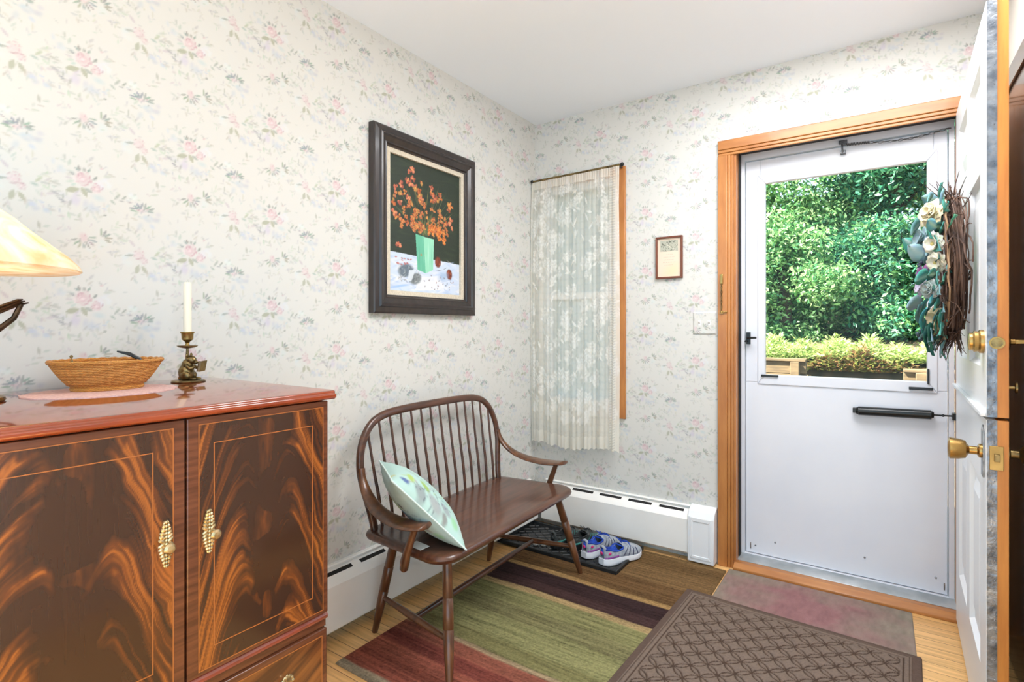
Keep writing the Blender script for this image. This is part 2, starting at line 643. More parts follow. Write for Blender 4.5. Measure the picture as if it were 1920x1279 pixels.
st = random.getstate()
for ox, oy in ((0.0, 0.0), (0.27, 0.16)):
    random.setstate(st)
    T = WT
    # large pair of roses
    smudge(T, ox + 0.03, oy - 0.062, 0.026, BLU, 0.6)
    smudge(T, ox - 0.02, oy - 0.058, 0.022, LIL, 0.5)
    smudge(T, ox + 0.055, oy - 0.004, 0.02, (210, 212, 216), 0.6)
    smudge(T, ox - 0.045, oy + 0.02, 0.018, BLU, 0.4)
    for q in range(5):
        a = 0.9 + q * 0.42 + random.uniform(-0.2, 0.2)
        d = random.uniform(0.022, 0.029)
        T.shape(ox + d * math.cos(a), oy + d * math.sin(a), random.uniform(0.007, 0.012), 0.0036, a + random.uniform(-0.3, 0.3), jit(G2, 14), 0.75, 0.5, True)
    for q in range(5):
        a = 2.6 + q * 0.35
        T.shape(ox + 0.03 * math.cos(a), oy + 0.026 * math.sin(a), random.uniform(0.008, 0.014), 0.0045, a + random.uniform(-0.5, 0.5), jit(G3, 12), 0.6, 0.6, True)
    T.shape(ox - 0.022, oy - 0.034, 0.018, 0.0085, 0.3, OLV, 0.9, 0.3, True)
    T.shape(ox + 0.004, oy - 0.036, 0.015, 0.007, -1.1, OLV, 0.85, 0.3, True)
    T.shape(ox + 0.014, oy - 0.03, 0.012, 0.005, -0.5, G1, 0.8, 0.3, True)
    rose(T, ox, oy, 0.0215)
    rose(T, ox + 0.031, oy - 0.021, 0.015, 0.85)
    T.shape(ox + 0.028, oy + 0.006, 0.009, 0.004, 0.9, G2, 0.8, 0.3, True)
    sprig(T, ox + 0.062, oy - 0.045, 0.2, 6, 0.0105, G2, 0.8)
    sprig(T, ox - 0.03, oy - 0.08, 2.2, 4, 0.009, G2, 0.75)
    sprig(T, ox + 0.02, oy - 0.075, 0.2, 4, 0.008, (176, 188, 200), 0.7)
    for q in range(4):
        T.shape(ox - 0.06 + 0.004 * q, oy - 0.02 - 0.012 * q, 0.014, 0.002, 0.25, G3, 0.7, 0.5, True)
    T.shape(ox + 0.05, oy - 0.09, 0.0045, 0.0035, 0, G2, 0.8, 0.4)
    T.shape(ox + 0.042, oy + 0.036, 0.005, 0.0035, 0.5, (204, 180, 182), 0.8, 0.4)
    # small pale bud with spiky leaves, halfway up the column
    bx, by = ox + 0.002, oy - 0.158
    smudge(T, bx + 0.03, by - 0.02, 0.02, (204, 210, 210), 0.6)
    T.shape(bx, by, 0.012, 0.017, 0.3, P1, 0.6, 0.6)
    for q in range(6):
        T.shape(bx + random.uniform(-0.01, 0.012), by + random.uniform(-0.014, 0.014), 0.006, 0.002, random.uniform(0, 3), random.choice([P2, G1, G2]), 0.6, 0.5)
    for q in range(8):
        a = 3.5 + q * 0.42
        d = 0.022
        T.shape(bx + d * math.cos(a), by + d * math.sin(a), 0.011, 0.003, a, jit(G2, 14), 0.75, 0.4, True)
    for q in range(5):
        a = -0.4 + q * 0.5
        T.shape(bx + 0.04 + 0.016 * math.cos(a), by + 0.004 + 0.016 * math.sin(a), 0.012, 0.0035, a, jit(G2, 14), 0.75, 0.4, True)
    sprig(T, bx + 0.066, by + 0.004, 0.1, 5, 0.01, G3, 0.8)
    sprig(T, bx - 0.03, by + 0.045, 2.6, 4, 0.009, G3, 0.8)
    # second rose, paler, between the columns
    cx, cy = ox + 0.132, oy - 0.19
    smudge(T, cx - 0.03, cy - 0.01, 0.022, (206, 210, 214), 0.6)
    rose(T, cx, cy, 0.017, 0.6)
    rose(T, cx + 0.014, cy - 0.016, 0.012, 0.5)
    T.shape(cx - 0.004, cy - 0.042, 0.015, 0.0075, -1.8, OLV, 0.8, 0.3, True)
    T.shape(cx + 0.014, cy - 0.042, 0.015, 0.006, -1.0, OLV, 0.8, 0.3, True)
    T.shape(cx - 0.024, cy - 0.004, 0.014, 0.004, 0.2, G1, 0.8, 0.3, True)
    sprig(T, cx + 0.03, cy - 0.004, 0.3, 5, 0.0105, G1, 0.7)
    sprig(T, cx + 0.038, cy - 0.04, -0.7, 5, 0.009, (186, 192, 196), 0.7)
    smudge(T, cx + 0.05, cy - 0.062, 0.017, BLU, 0.7)
    # grey blue spray
    dx, dy = ox + 0.142, oy - 0.062
    smudge(T, dx + 0.012, dy - 0.03, 0.022, BLU, 0.75)
    smudge(T, dx + 0.03, dy - 0.012, 0.018, (190, 194, 198), 0.6)
    T.shape(dx - 0.004, dy, 0.012, 0.008, 0.3, (212, 192, 195), 0.7, 0.5)
    for q in range(9):
        a = 0.1 + q * 0.4
        d = random.uniform(0.016, 0.028)
        T.shape(dx + d * math.cos(a), dy + 0.7 * d * math.sin(a), 0.012, 0.0034, a + random.uniform(-0.4, 0.4), jit(G2, 16), 0.75, 0.4, True)
    for q in range(5):
        T.shape(dx + random.uniform(-0.016, 0.016), dy + random.uniform(-0.012, 0.012), 0.005, 0.002, random.uniform(0, 3), random.choice([P4, G2, P2]), 0.6, 0.5)
    sprig(T, dx - 0.05, dy - 0.03, 0.4, 6, 0.009, G3, 0.8)
    sprig(T, dx + 0.02, dy + 0.05, 0.9, 5, 0.009, G1, 0.7)
    sprig(T, dx - 0.02, dy - 0.07, 2.4, 4, 0.008, G1, 0.6)
    smudge(T, dx - 0.035, dy + 0.03, 0.016, (212, 216, 214), 0.7)
    for q in range(9):
        aa = q * 0.7
        sprig(T, bx + 0.05 * math.cos(aa) + 0.02, by + 0.045 * math.sin(aa), aa, 4, 0.008, random.choice([G1, G3, G3]), 0.55, 0.010)
        sprig(T, cx + 0.045 * math.cos(aa + 1), cy + 0.05 * math.sin(aa + 1), aa + 1, 4, 0.008, random.choice([G1, G3, G3]), 0.55, 0.010)
        sprig(T, ox + 0.06 * math.cos(aa), oy - 0.02 + 0.055 * math.sin(aa), aa, 3, 0.009, random.choice([G1, G3, G3]), 0.55, 0.010)
    for q in range(40):
        T.shape(ox + random.uniform(-0.13, 0.14), oy + random.uniform(-0.16, 0.16), 0.008, 0.0022, random.uniform(0, 3), jit(G3, 10), 0.55, 0.5, True)


def wallpaper_mesh(name, us, vs, fn, keep, su, sv, extra, flip, label, cat):
    """fine sheet of wallpaper with plain wall core boxes behind it in the same mesh"""
    U, Vv = np.meshgrid(us, vs, indexing='ij')
    C = WT.sample(U + su, Vv + sv).reshape(-1, 3)
    P = fn(U.ravel(), Vv.ravel())
    Fq = grid_faces(len(us), len(vs), keep, flip)
    if extra is not None:
        E = np.array(extra.v)
        P = np.concatenate([P, E])
        C = np.concatenate([C, np.zeros((len(E), 3)) + lin((222, 220, 215))])
        Fq = np.concatenate([Fq, np.array(extra.f) + len(us) * len(vs)])
    o = np_mesh(name, P, Fq, M['wallpaper'], colors=C, smooth=False)
    return tag(o, label, cat, kind='structure')


def lines(*stops, step=0.0036):
    out = []
    for a, b in zip(stops, stops[1:]):
        n = max(1, int(round((b - a) / step)))
        out += list(np.linspace(a, b, n, endpoint=False))
    return np.array(out + [stops[-1]])


# ------------------------------------------------------------------ room shell
DX0, DX1, DZ0, DZ1 = 1.160, 2.030, 0.0, 2.090      # doorway
WX0, WX1, WZ0, WZ1 = 0.055, 0.545, 0.735, 2.035    # narrow window
H = 2.44
core = MB().box(-0.14, -0.002, -4.0, 0.14, -0.02, 2.6)
core.box(-0.002, 0.0, -4.0, -3.2, 0, H)
wallpaper_mesh('wall_left', lines(-3.2, 0.0), lines(0.2, H), lambda u, v: np.stack([0 * u, u, v], 1), None, 2.28, 3.2 - 1.587 + 0.0, core, False,
               'long left wall papered in pale rose floral wallpaper', 'wall')
core = MB()
for a, b, c, d in ((0, WX0, 0, H + 0.1), (WX0, WX1, 0, WZ0), (WX0, WX1, WZ1, H + 0.1), (WX1, DX0, 0, H + 0.1), (DX0, DX1, DZ1, H + 0.1), (DX1, 2.6, 0, H + 0.1)):
    core.box(a, b, 0.002, 0.14, c, d)
us, vs = lines(0.0, WX0, WX1, DX0, DX1, 2.144), lines(0.0, WZ0, WZ1, DZ1, H)
um, vm = (us[:-1] + us[1:]) / 2, (vs[:-1] + vs[1:]) / 2
hole = ((um[:, None] > WX0) & (um[:, None] < WX1) & (vm[None] > WZ0) & (vm[None] < WZ1)) | ((um[:, None] > DX0) & (um[:, None] < DX1) & (vm[None] < DZ1))
wallpaper_mesh('wall_back', us, vs, lambda u, v: np.stack([u, 0 * u, v], 1), ~hole, 0.106, 3.2 - 1.66, core, True,
               'end wall with the entry door, papered in pale rose floral wallpaper', 'wall')

rw = MB().box(2.144, 2.26, -2.3, -1.25, 0, H).box(2.144, 2.26, -1.25, 0.0, 2.08, H).box(2.144, 2.26, -0.06, 0.0, 0, 2.08).box(2.144, 2.26, -1.25, -1.0, 0, 2.08)
tag(rw.build('wall_right', mat('right_wall_paint', (214, 206, 194), 0.8)), 'short plain wall behind the opened entry door', 'wall', kind='structure')
tag(MB().box(-0.14, 4.5, -4.0, 0.14, -0.06, 0.0).build('floor', M['floor']), 'honey oak strip floor', 'floor', kind='structure')
tag(MB().box(-0.14, 4.5, -4.0, 0.55, H, H + 0.16).build('ceiling', M['paint_ceiling']), 'smooth white ceiling', 'ceiling', kind='structure')

# closet door on the right wall
d4 = thing('door_4', 'dark brown closet door standing behind the opened entry door', 'door', (2.144, -0.53, 0), kind='structure')
MB().box(2.138, 2.18, -0.93, -0.13, 0.012, 2.03).build('slab', M['dark_door'], d4, bevel=0.003, world=True)
MB().box(2.130, 2.144, -1.0, -0.93, 0, 2.08).box(2.130, 2.144, -0.13, -0.06, 0, 2.08).box(2.130, 2.144, -1.0, -0.06, 2.03, 2.10).build('door_casing', M['dark_door'], d4, bevel=0.003, world=True)
MB().box(2.132, 2.144, -1.25, -1.0, 0, 0.09).build('baseboard_right', M['dark_door'])
tag(bpy.data.objects['baseboard_right'], 'dark brown baseboard beside the closet door', 'baseboard', kind='structure')

# ------------------------------------------------------------------ doorway trim, threshold, jamb
def casing_profile(mb, axis, a_out, a_in, e0, e1):
    """three stepped strips, thick at the outer edge"""
    s = 1 if a_in > a_out else -1
    w = abs(a_in - a_out)
    for f0, f1, d in ((0, 0.62, 0.020), (0.62, 0.82, 0.016), (0.82, 1.0, 0.011)):
        p, q = a_out + s * w * f0, a_out + s * w * f1
        lo, hi = min(p, q), max(p, q)
        if axis == 'v':
            mb.box(lo, hi, -d, 0.0, e0, e1)
        else:
            mb.box(e0, e1, -d, 0.0, lo, hi)


t1 = thing('trim_1', 'honey brown wooden casing around the entry doorway', 'door casing', (1.12, 0, 0), kind='structure')
mb = MB()
casing_profile(mb, 'v', 1.088, 1.162, 0.0, 2.045)
mb.build('side_casing', M['casing'], t1, bevel=0.003, world=True)
mb = MB()
casing_profile(mb, 'v', 2.134, 2.068, 0.0, 2.045)
mb.build('side_casing', M['casing'], t1, bevel=0.003, world=True)
mb = MB()
casing_profile(mb, 'h', 2.120, 2.045, 1.088, 2.134)
mb.build('head_casing', M['casing_x'], t1, bevel=0.003, world=True)
MB().box(1.160, 1.172, 0.0, 0.098, 0.03, 2.09).box(2.018, 2.03, 0.0, 0.098, 0.03, 2.09).box(1.172, 2.018, 0.0, 0.098, 2.078, 2.09).build('jamb', M['casing'], t1, world=True)
MB().box(1.172, 1.178, 0.05, 0.085, 0.03, 2.078).box(1.172, 2.018, 0.05, 0.085, 2.062, 2.078).build('weather_seal', M['black_gap'], t1, world=True)
t3 = thing('trim_3', 'wooden threshold at the foot of the entry door', 'threshold', (1.6, 0.02, 0), kind='structure')
MB().prism([(-0.03, 0.0), (0.075, 0.0), (0.075, 0.03), (-0.004, 0.03), (-0.03, 0.012)], 'x', 1.162, 2.028).build('wood_sill', M['casing_x'], t3, bevel=0.003, world=True)
MB().prism([(0.03, 0.03), (0.16, 0.03), (0.16, 0.036), (0.1, 0.046), (0.05, 0.042), (0.03, 0.032)], 'x', 1.172, 2.018).build('metal_sill', M['aluminium'], t3, bevel=0.002, world=True)

# ------------------------------------------------------------------ storm door
d1 = thing('door_1', 'white storm door with a large clear upper pane', 'door', (1.59, 0.12, 0.045), kind='structure')
MB().frame((1.174, 2.016, 0.046, 2.078), (1.192, 1.998, 0.047, 2.034), 'y', 0.098, 0.135).build('outer_frame', M['white_metal'], d1, world=True)
f = MB()
f.box(1.195, 1.995, 0.114, 0.146, 0.050, 0.915)
f.box(1.195, 1.262, 0.114, 0.146, 0.915, 2.030)
f.box(1.948, 1.995, 0.114, 0.146, 0.915, 2.030)
f.box(1.262, 1.948, 0.114, 0.146, 1.945, 2.030)
f.build('door_panel', M['white_metal'], d1, bevel=0.003, world=True)
MB().frame((1.250, 1.962, 0.905, 1.953), (1.286, 1.925, 0.955, 1.908), 'y', 0.108, 0.135).build('glass_frame', M['white_metal'], d1, bevel=0.004, world=True)
MB().box(1.262, 1.948, 0.126, 0.129, 0.93, 1.93).build('glass_pane', M['glass'], d1, world=True)
for q in ((1.268, 1.345, 0.100, 0.110, 0.944, 0.954), (1.862, 1.945, 0.098, 0.110, 0.918, 0.930), (1.926, 1.933, 0.100, 0.110, 0.945, 1.01)):
    MB().box(*q).build('sash_latch', M['black_metal'], d1, bevel=0.002, world=True)
hd = MB().box(1.200, 1.218, 0.094, 0.115, 1.105, 1.165).tube([(1.209, 0.10, 1.137), (1.209, 0.075, 1.137), (1.252, 0.068, 1.138)], [0.006, 0.006, 0.005]).tube([(1.205, 0.09, 1.12), (1.200, 0.07, 1.12)], 0.005)
hd.build('handle', M['black_metal'], d1, bevel=0.002, world=True)
cl = MB().tube([(1.668, 0.088, 0.811), (1.676, 0.088, 0.811), (1.677, 0.088, 0.811), (1.938, 0.088, 0.816), (1.939, 0.088, 0.816), (1.947, 0.088, 0.816)], [0.014, 0.0175, 0.0195, 0.0195, 0.016, 0.012], seg=16)
cl.tube([(1.94, 0.088, 0.816), (2.016, 0.088, 0.817)], 0.0035).ell((1.978, 0.088, 0.8165), (0.006, 0.006, 0.006))
cl.box(1.655, 1.672, 0.086, 0.114, 0.800, 0.822).box(2.006, 2.018, 0.06, 0.112, 0.803, 0.830)
cl.build('door_closer', M['black_metal'], d1, world=True)
MB().tube([(1.68, 0.0885, 0.823 + 0.004), (1.93, 0.0885, 0.828 + 0.004)], 0.0012).build('closer_modelled_highlight', M['steel'], d1, world=True)  # thin steel rod modelled in place of a highlight along the closer
sp = []
for k in range(90):
    a = k * 2 * PI / 6
    sp.append((1.630 + 0.090 * k / 90, 0.092 + 0.006 * math.cos(a), 2.030 - 0.006 * k / 90 + 0.006 * math.sin(a)))
mb = MB().tube(sp, 0.0016, seg=5)
pos = np.linspace(0, 1, 17)
for k, t in enumerate(pos[:-1]):
    x = 1.725 + (2.012 - 1.725) * t
    z = 2.022 - 0.014 * math.sin(PI * t) + 0.010 * t
    mb.tube([(x + 0.010 * math.cos(q), 0.094 + (0.004 * math.sin(q) if k % 2 else 0), z + (0 if k % 2 else 0.004 * math.sin(q))) for q in np.linspace(0, 2 * PI, 9)[:-1]], 0.0019, seg=5, loop=True)
mb.build('stop_chain', M['old_steel'], d1, world=True)
MB().box(1.606, 1.628, 0.090, 0.114, 1.992, 2.006).box(1.600, 1.634, 0.084, 0.100, 2.036, 2.052).tube([(1.612, 0.09, 2.05), (1.616, 0.090, 1.996)], 0.004).tube([(1.616, 0.092, 2.03), (1.632, 0.092, 2.03)], 0.003).build('chain_bracket', M['old_steel'], d1, bevel=0.002, world=True)
for x, z in ((1.24, 0.09), (1.33, 0.125), (1.70, 0.14), (1.955, 0.115), (1.93, 1.915), (1.975, 1.80)):
    MB().ell((x, 0.113, z), (0.0045, 0.003, 0.0045), seg=8).build('screw', M['steel'], d1, world=True)
for x in (1.216, 1.982):
    MB().box(x, x + 0.004, 0.111, 0.115, 0.07, 0.10).build('sweep_clip', M['steel'], d1, world=True)

# ------------------------------------------------------------------ Dutch door, opened into the room
W_D, T_D = 0.918, 0.044
HINGE = (2.0105, -0.022)
ANG = math.atan2(-0.908, 1.989 - 2.0105)


def dutch_leaf(name, label, z0, z1, panels):
    d = thing(name, label, 'door', (HINGE[0], HINGE[1], 0), ANG, kind='structure')
    skin = MB()
    xs = sorted({0, W_D} | {p[0] for p in panels} | {p[1] for p in panels})
    # rails and stiles between the panel openings
    zs = sorted({z0, z1} | {p[2] for p in panels} | {p[3] for p in panels})
    for xa, xb in zip(xs, xs[1:]):
        for za, zb in zip(zs, zs[1:]):
            if not any(p[0] <= xa + 1e-6 and xb <= p[1] + 1e-6 and p[2] <= za + 1e-6 and zb <= p[3] + 1e-6 for p in panels):
                skin.box(xa, xb, 0.0, 0.020, za, zb)
    skin.build('face', M['white_enamel'], d)
    for p in panels:
        r = MB()
        a0, a1, b0, b1 = p
        fr = lambda e, y: [(a0 + e, y, b0 + e), (a1 - e, y, b0 + e), (a1 - e, y, b1 - e), (a0 + e, y, b1 - e)]
        r.loft([fr(0, 0.019), fr(0, 0.000), fr(0.012, 0.013), fr(0.045, 0.013), fr(0.075, 0.004), fr(0.076, 0.004)], caps=True)
        r.build('raised_panel', M['white_enamel'], d, smooth=0)
    MB().box(0, W_D, 0.020, T_D, z0, z1).build('core', M['edge_wood'], d)
    s = MB().box(W_D, W_D + 0.0015, 0.001, 0.0215, z0, z1)
    z = z0 + 0.04
    while z < z1 - 0.02:
        s.ell((W_D + 0.0015, 0.016, z), (0.0015, 0.0018, 0.0018), seg=6)
        z += 0.052
    s.build('edge_strip', M['metal_strip'], d)
    return d


d2 = dutch_leaf('door_2', 'upper leaf of the white Dutch door, swung open, carrying the wreath', 0.953, 2.048,
                [(0.13, 0.42, 1.08, 1.625), (0.50, 0.79, 1.08, 1.625), (0.13, 0.42, 1.72, 1.94), (0.50, 0.79, 1.72, 1.94)])
d3 = dutch_leaf('door_3', 'lower leaf of the white Dutch door with the brass door knob', 0.018, 0.945,
                [(0.13, 0.42, 0.24, 0.76), (0.50, 0.79, 0.24, 0.76)])
MB().box(0.0, W_D, -0.012, 0.0, 0.953, 0.965).build('ledge', M['white_enamel'], d2, bevel=0.002)
# deadbolt: cylinder outside, bolt plate on the edge, thumb turn inside
RX = Matrix.Rotation(PI / 2, 4, 'X')


def knob_profile(L, r):
    return [(0.010, 0), (0.010, L * 0.35), (0.012, L * 0.45), (r * 0.75, L * 0.55), (r, L * 0.72), (r, L * 0.88), (r * 0.86, L * 0.98), (r * 0.5, L), (0, L)]


Mx = Matrix.Translation((0.862, 0.0, 1.150)) @ RX
MB().lathe([(0.032, 0), (0.032, 0.008), (0.028, 0.012), (0.029, 0.020), (0.024, 0.024), (0.024, 0.030), (0.018, 0.032), (0, 0.032)], M=Mx).build('lock_cylinder', M['brass'], d2)
MB().lathe([(0.016, 0), (0.016, 0.003), (0.0125, 0.003), (0.0125, 0.002), (0, 0.002)], M=Matrix.Translation((W_D + 0.001, 0.021, 1.148)) @ Matrix.Rotation(PI / 2, 4, 'Y')).build('bolt_ring', M['brass'], d2)
MB().lathe([(0.012, 0), (0.012, 0.0012), (0, 0.0012)], M=Matrix.Translation((W_D + 0.002, 0.021, 1.148)) @ Matrix.Rotation(PI / 2, 4, 'Y')).build('bolt', M['old_brass'], d2)
RXi = Matrix.Rotation(-PI / 2, 4, 'X')
MB().lathe([(0.028, 0), (0.028, 0.004), (0.020, 0.008), (0.008, 0.009), (0.007, 0.020), (0, 0.02)], M=Matrix.Translation((0.862, T_D, 1.150)) @ RXi).box(0.857, 0.867, T_D + 0.018, T_D + 0.038, 1.145, 1.155).build('thumb_turn', M['brass'], d2, bevel=0.001)
MB().lathe([(0.004, 0), (0.004, 0.018), (0.014, 0.019), (0.015, 0.023), (0, 0.024)], M=Matrix.Translation((0.862, T_D, 1.028)) @ RXi).build('small_knob', M['old_brass'], d2)
# lower leaf: knob on both faces, rose plate, latch plate
MB().box(0.845, 0.885, -0.004, 0.0, 0.785, 0.905).prism([(0.845, 0.905), (0.885, 0.905), (0.865, 0.925)], 'y', -0.004, 0.0).build('knob_plate', M['steel'], d3, bevel=0.001)
MB().lathe([(0.019, 0), (0.019, 0.006), (0.011, 0.010), (0.011, 0.026), (0.016, 0.030), (0.024, 0.034), (0.028, 0.050), (0.0295, 0.068), (0.024, 0.071), (0.018, 0.068), (0, 0.068)], M=Matrix.Translation((0.862, -0.004, 0.852)) @ RX).build('knob', M['brass'], d3)
MB().lathe([(0.022, 0), (0.022, 0.005), (0.011, 0.010), (0.011, 0.026), (0.016, 0.030), (0.026, 0.036), (0.028, 0.052), (0.022, 0.062), (0, 0.062)], M=Matrix.Translation((0.862, T_D, 0.852)) @ RXi).build('knob', M['old_brass'], d3)
MB().box(W_D + 0.0012, W_D + 0.003, 0.006, 0.034, 0.815, 0.878).build('latch_plate', M['brass'], d3, bevel=0.001)
MB().prism([(0.015, 0.838), (0.027, 0.838), (0.027, 0.857), (0.015, 0.857)], 'x', W_D + 0.003, W_D + 0.010).build('latch_bolt', M['old_brass'], d3, bevel=0.001)

# ------------------------------------------------------------------ window behind the lace curtain
w1 = thing('window_1', 'narrow window behind the lace curtain beside the entry door', 'window', (0.3, 0.05, WZ0), kind='structure')
MB().frame((WX0, WX1, WZ0, WZ1), (WX0 + 0.03, WX1 - 0.03, WZ0 + 0.03, WZ1 - 0.03), 'y', 0.04, 0.12).build('window_frame', M['white_enamel'], w1, world=True)
MB().box(WX0 + 0.03, WX1 - 0.03, 0.06, 0.09, 1.36, 1.40).build('meeting_rail', M['white_enamel'], w1, world=True)
m, nt, b = new_mat('obscure_glass')
b.inputs['Base Color'].default_value = (0.6, 0.62, 0.63, 1)
b.inputs['Transmission Weight'].default_value = 0.25
b.inputs['Roughness'].default_value = 0.5
tl = nt.nodes.new('ShaderNodeBsdfTranslucent')
tl.inputs[0].default_value = (0.66, 0.68, 0.69, 1)
mx = nt.nodes.new('ShaderNodeMixShader')
mx.inputs[0].default_value = 0.85
nt.links.new(b.outputs[0], mx.inputs[1])
nt.links.new(tl.outputs[0], mx.inputs[2])
nt.links.new(mx.outputs[0], nt.nodes['Material Output'].inputs[0])
MB().box(WX0 + 0.03, WX1 - 0.03, 0.074, 0.078, WZ0 + 0.03, WZ1 - 0.03).build('obscure_pane', m, w1, world=True)
t2 = MB().box(0.545, 0.597, -0.016, 0.0, 0.682, 2.085).box(0.055, 0.545, -0.016, 0.0, 2.035, 2.085)
tag(t2.build('trim_2', M['casing'], bevel=0.003), 'honey brown wooden casing around the narrow window', 'window casing', kind='structure')

rod = thing('curtain_rod', 'thin dark curtain rod across the top of the narrow window', 'curtain rod', (0.3, -0.05, 2.07))
MB().tube([(0.012, -0.046, 2.078), (0.585, -0.046, 2.086)], 0.006, seg=10).build('rod', M['old_brass'], rod, world=True)
MB().ell((0.008, -0.046, 2.078), (0.011, 0.011, 0.011)).build('finial', M['black_metal'], rod, world=True)
MB().ell((0.592, -0.046, 2.086), (0.011, 0.011, 0.011)).build('finial', M['black_metal'], rod, world=True)
MB().box(0.572, 0.582, -0.046, -0.016, 2.072, 2.084).build('bracket', M['black_metal'], rod, world=True)
MB().box(0.02, 0.03, -0.046, -0.016, 2.064, 2.076).build('bracket', M['black_metal'], rod, world=True)

# lace curtain
nu, nv = 190, 420
u = np.linspace(0, 1, nu)[:, None] + np.zeros((1, nv))
v = np.linspace(0, 1, nv)[None, :] + np.zeros((nu, 1))         # 0 top .. 1 bottom
amp = 0.006 + 0.010 * v
fold = np.sin(u * 2 * PI * 7 + 0.8 * np.sin(v * 2.2)) + 0.5 * np.sin(u * 2 * PI * 13 + 1.3 + v) + 0.35 * np.sin(u * 2 * PI * 23)
gather = np.exp(-v * 14)
X = 0.012 + (0.565 + 0.0 * v) * u + 0.012 * np.sin(v * 3) * (u - 0.5) + 0.008 * (1 - np.exp(-v * 5)) * (u > 2)
Y = -0.046 - 0.006 - 0.012 * np.minimum(1, v * 8) + amp * fold * 0.55 + gather * 0.003 * np.sin(u * 2 * PI * 40)
bot = 0.487 + 0.010 * np.abs(np.sin(u * PI * 19)) + 0.012 * np.sin(u * 8 + 1)
Z = 2.070 + 0.008 * u - v * (2.070 - bot)
cw, ch = u * 0.9, v * 1.6
A = np.full((nu, nv), 0.46) + 0.22 * np.clip((v - 0.80) / 0.06, 0, 1)
A += 0.10 * (np.sin(cw * 900) * np.sin(ch * 900) > 0.2)
rs = np.random.RandomState(5)
den = np.zeros((nu, nv))
for k in range(210):
    px, py, r = rs.uniform(0, 0.9), rs.uniform(0.03, 1.44), rs.uniform(0.026, 0.062)
    ang = np.arctan2(ch - py, cw - px)
    d = np.hypot(cw - px, ch - py) / (r * (0.86 + 0.14 * np.cos(6 * ang + k)))
    den = np.maximum(den, np.clip((1.0 - d) * 3, 0, 1) * (0.72 + 0.28 * np.cos(d * 8 + 2 * np.sin(3 * ang))))
for k in range(120):
    px, py, a0 = rs.uniform(0, 0.9), rs.uniform(0, 1.45), rs.uniform(0, 6.28)
    dx, dy = cw - px, ch - py
    uu, ww = dx * np.cos(a0) + dy * np.sin(a0), -dx * np.sin(a0) + dy * np.cos(a0)
    den = np.maximum(den, 0.9 * np.clip((1 - (uu / 0.03) ** 2 - np.abs(ww) / 0.009) * 3, 0, 1))
A = np.clip(A + den * 0.48 + 0.08 * fold / 1.5, 0, 0.97)
A = np.where(v > 0.955, np.maximum(A, 0.86), A)
A = np.where(v < 0.03, 0.9, A)
A = np.where((u < 0.03) | (u > 0.965), np.maximum(A, 0.85), A)
A = np.where((u > 0.90) & (u < 0.965), 0.62 + 0.2 * (np.sin(ch * 420) > 0), A)
C = np.zeros((nu, nv, 4))
C[..., :3] = lin((247, 243, 232))
C[..., :3] = C[..., :3] * (1 - den[..., None] * 0.8) + lin((252, 250, 246)) * den[..., None] * 0.8
C[..., 3] = A
lc = np_mesh('lace_curtain', np.stack([X, Y, Z], -1).reshape(-1, 3), grid_faces(nu, nv), M['lace'], colors=C.reshape(-1, 4))
tag(lc, 'ivory floral lace curtain hanging over the narrow window', 'curtain')

# ------------------------------------------------------------------ baseboard heaters
def heater(name, label, L, loc, rotz, slots):
    """runs along local +x, back on local y=0, front towards -y"""
    h = thing(name, label, 'radiator', loc, rotz)
    MB().prism([(0.0, 0.03), (0.0, 0.272), (-0.014, 0.272), (-0.018, 0.268), (-0.006, 0.262), (-0.006, 0.03)], 'x', 0, L).build('back_plate', M['heater'], h)
    MB().prism([(-0.006, 0.256), (-0.052, 0.232), (-0.066, 0.214), (-0.066, 0.048), (-0.052, 0.036), (-0.046, 0.040), (-0.06, 0.05), (-0.06, 0.212), (-0.050, 0.224), (-0.006, 0.246)], 'x', 0, L).build('front_cover', M['heater'], h, bevel=0.001)
    for a, b in slots:
        MB().prism([(-0.020, 0.2505), (-0.034, 0.2430), (-0.034, 0.2410), (-0.020, 0.2470)], 'x', a, b).build('louvre_slot', M['black_gap'], h)
    MB().box(0.01, L - 0.01, -0.045, -0.012, 0.09, 0.16).build('fin_core', M['black_gap'], h)
    return h


def slots_for(a, b):
    out, x = [], a
    while x + 0.13 < b:
        out.append((x, x + 0.13))
        x += 0.172
    return out


heater('baseboard_radiator', 'low white baseboard heater along the end wall behind the shoe tray', 0.87, (0.085, 0, 0), 0, slots_for(0.02, 0.86))
heater('baseboard_radiator', 'low white baseboard heater along the left wall behind the bench', 1.86, (0, -1.93, 0), PI / 2, slots_for(0.04, 1.8))
ec = thing('radiator_end_cover', 'white metal end cover of the heater beside the door casing', 'radiator cover', (1.02, 0, 0))
MB().prism([(0.0, 0.012), (0.0, 0.282), (-0.02, 0.282), (-0.060, 0.262), (-0.076, 0.236), (-0.076, 0.012)], 'x', 0.955, 1.084).build('body', M['white_enamel'], ec, bevel=0.004, world=True)
MB().frame((0.968, 1.072, 0.03, 0.235), (0.980, 1.060, 0.045, 0.215), 'y', -0.079, -0.074).build('raised_border', M['white_enamel'], ec, bevel=0.002, world=True)

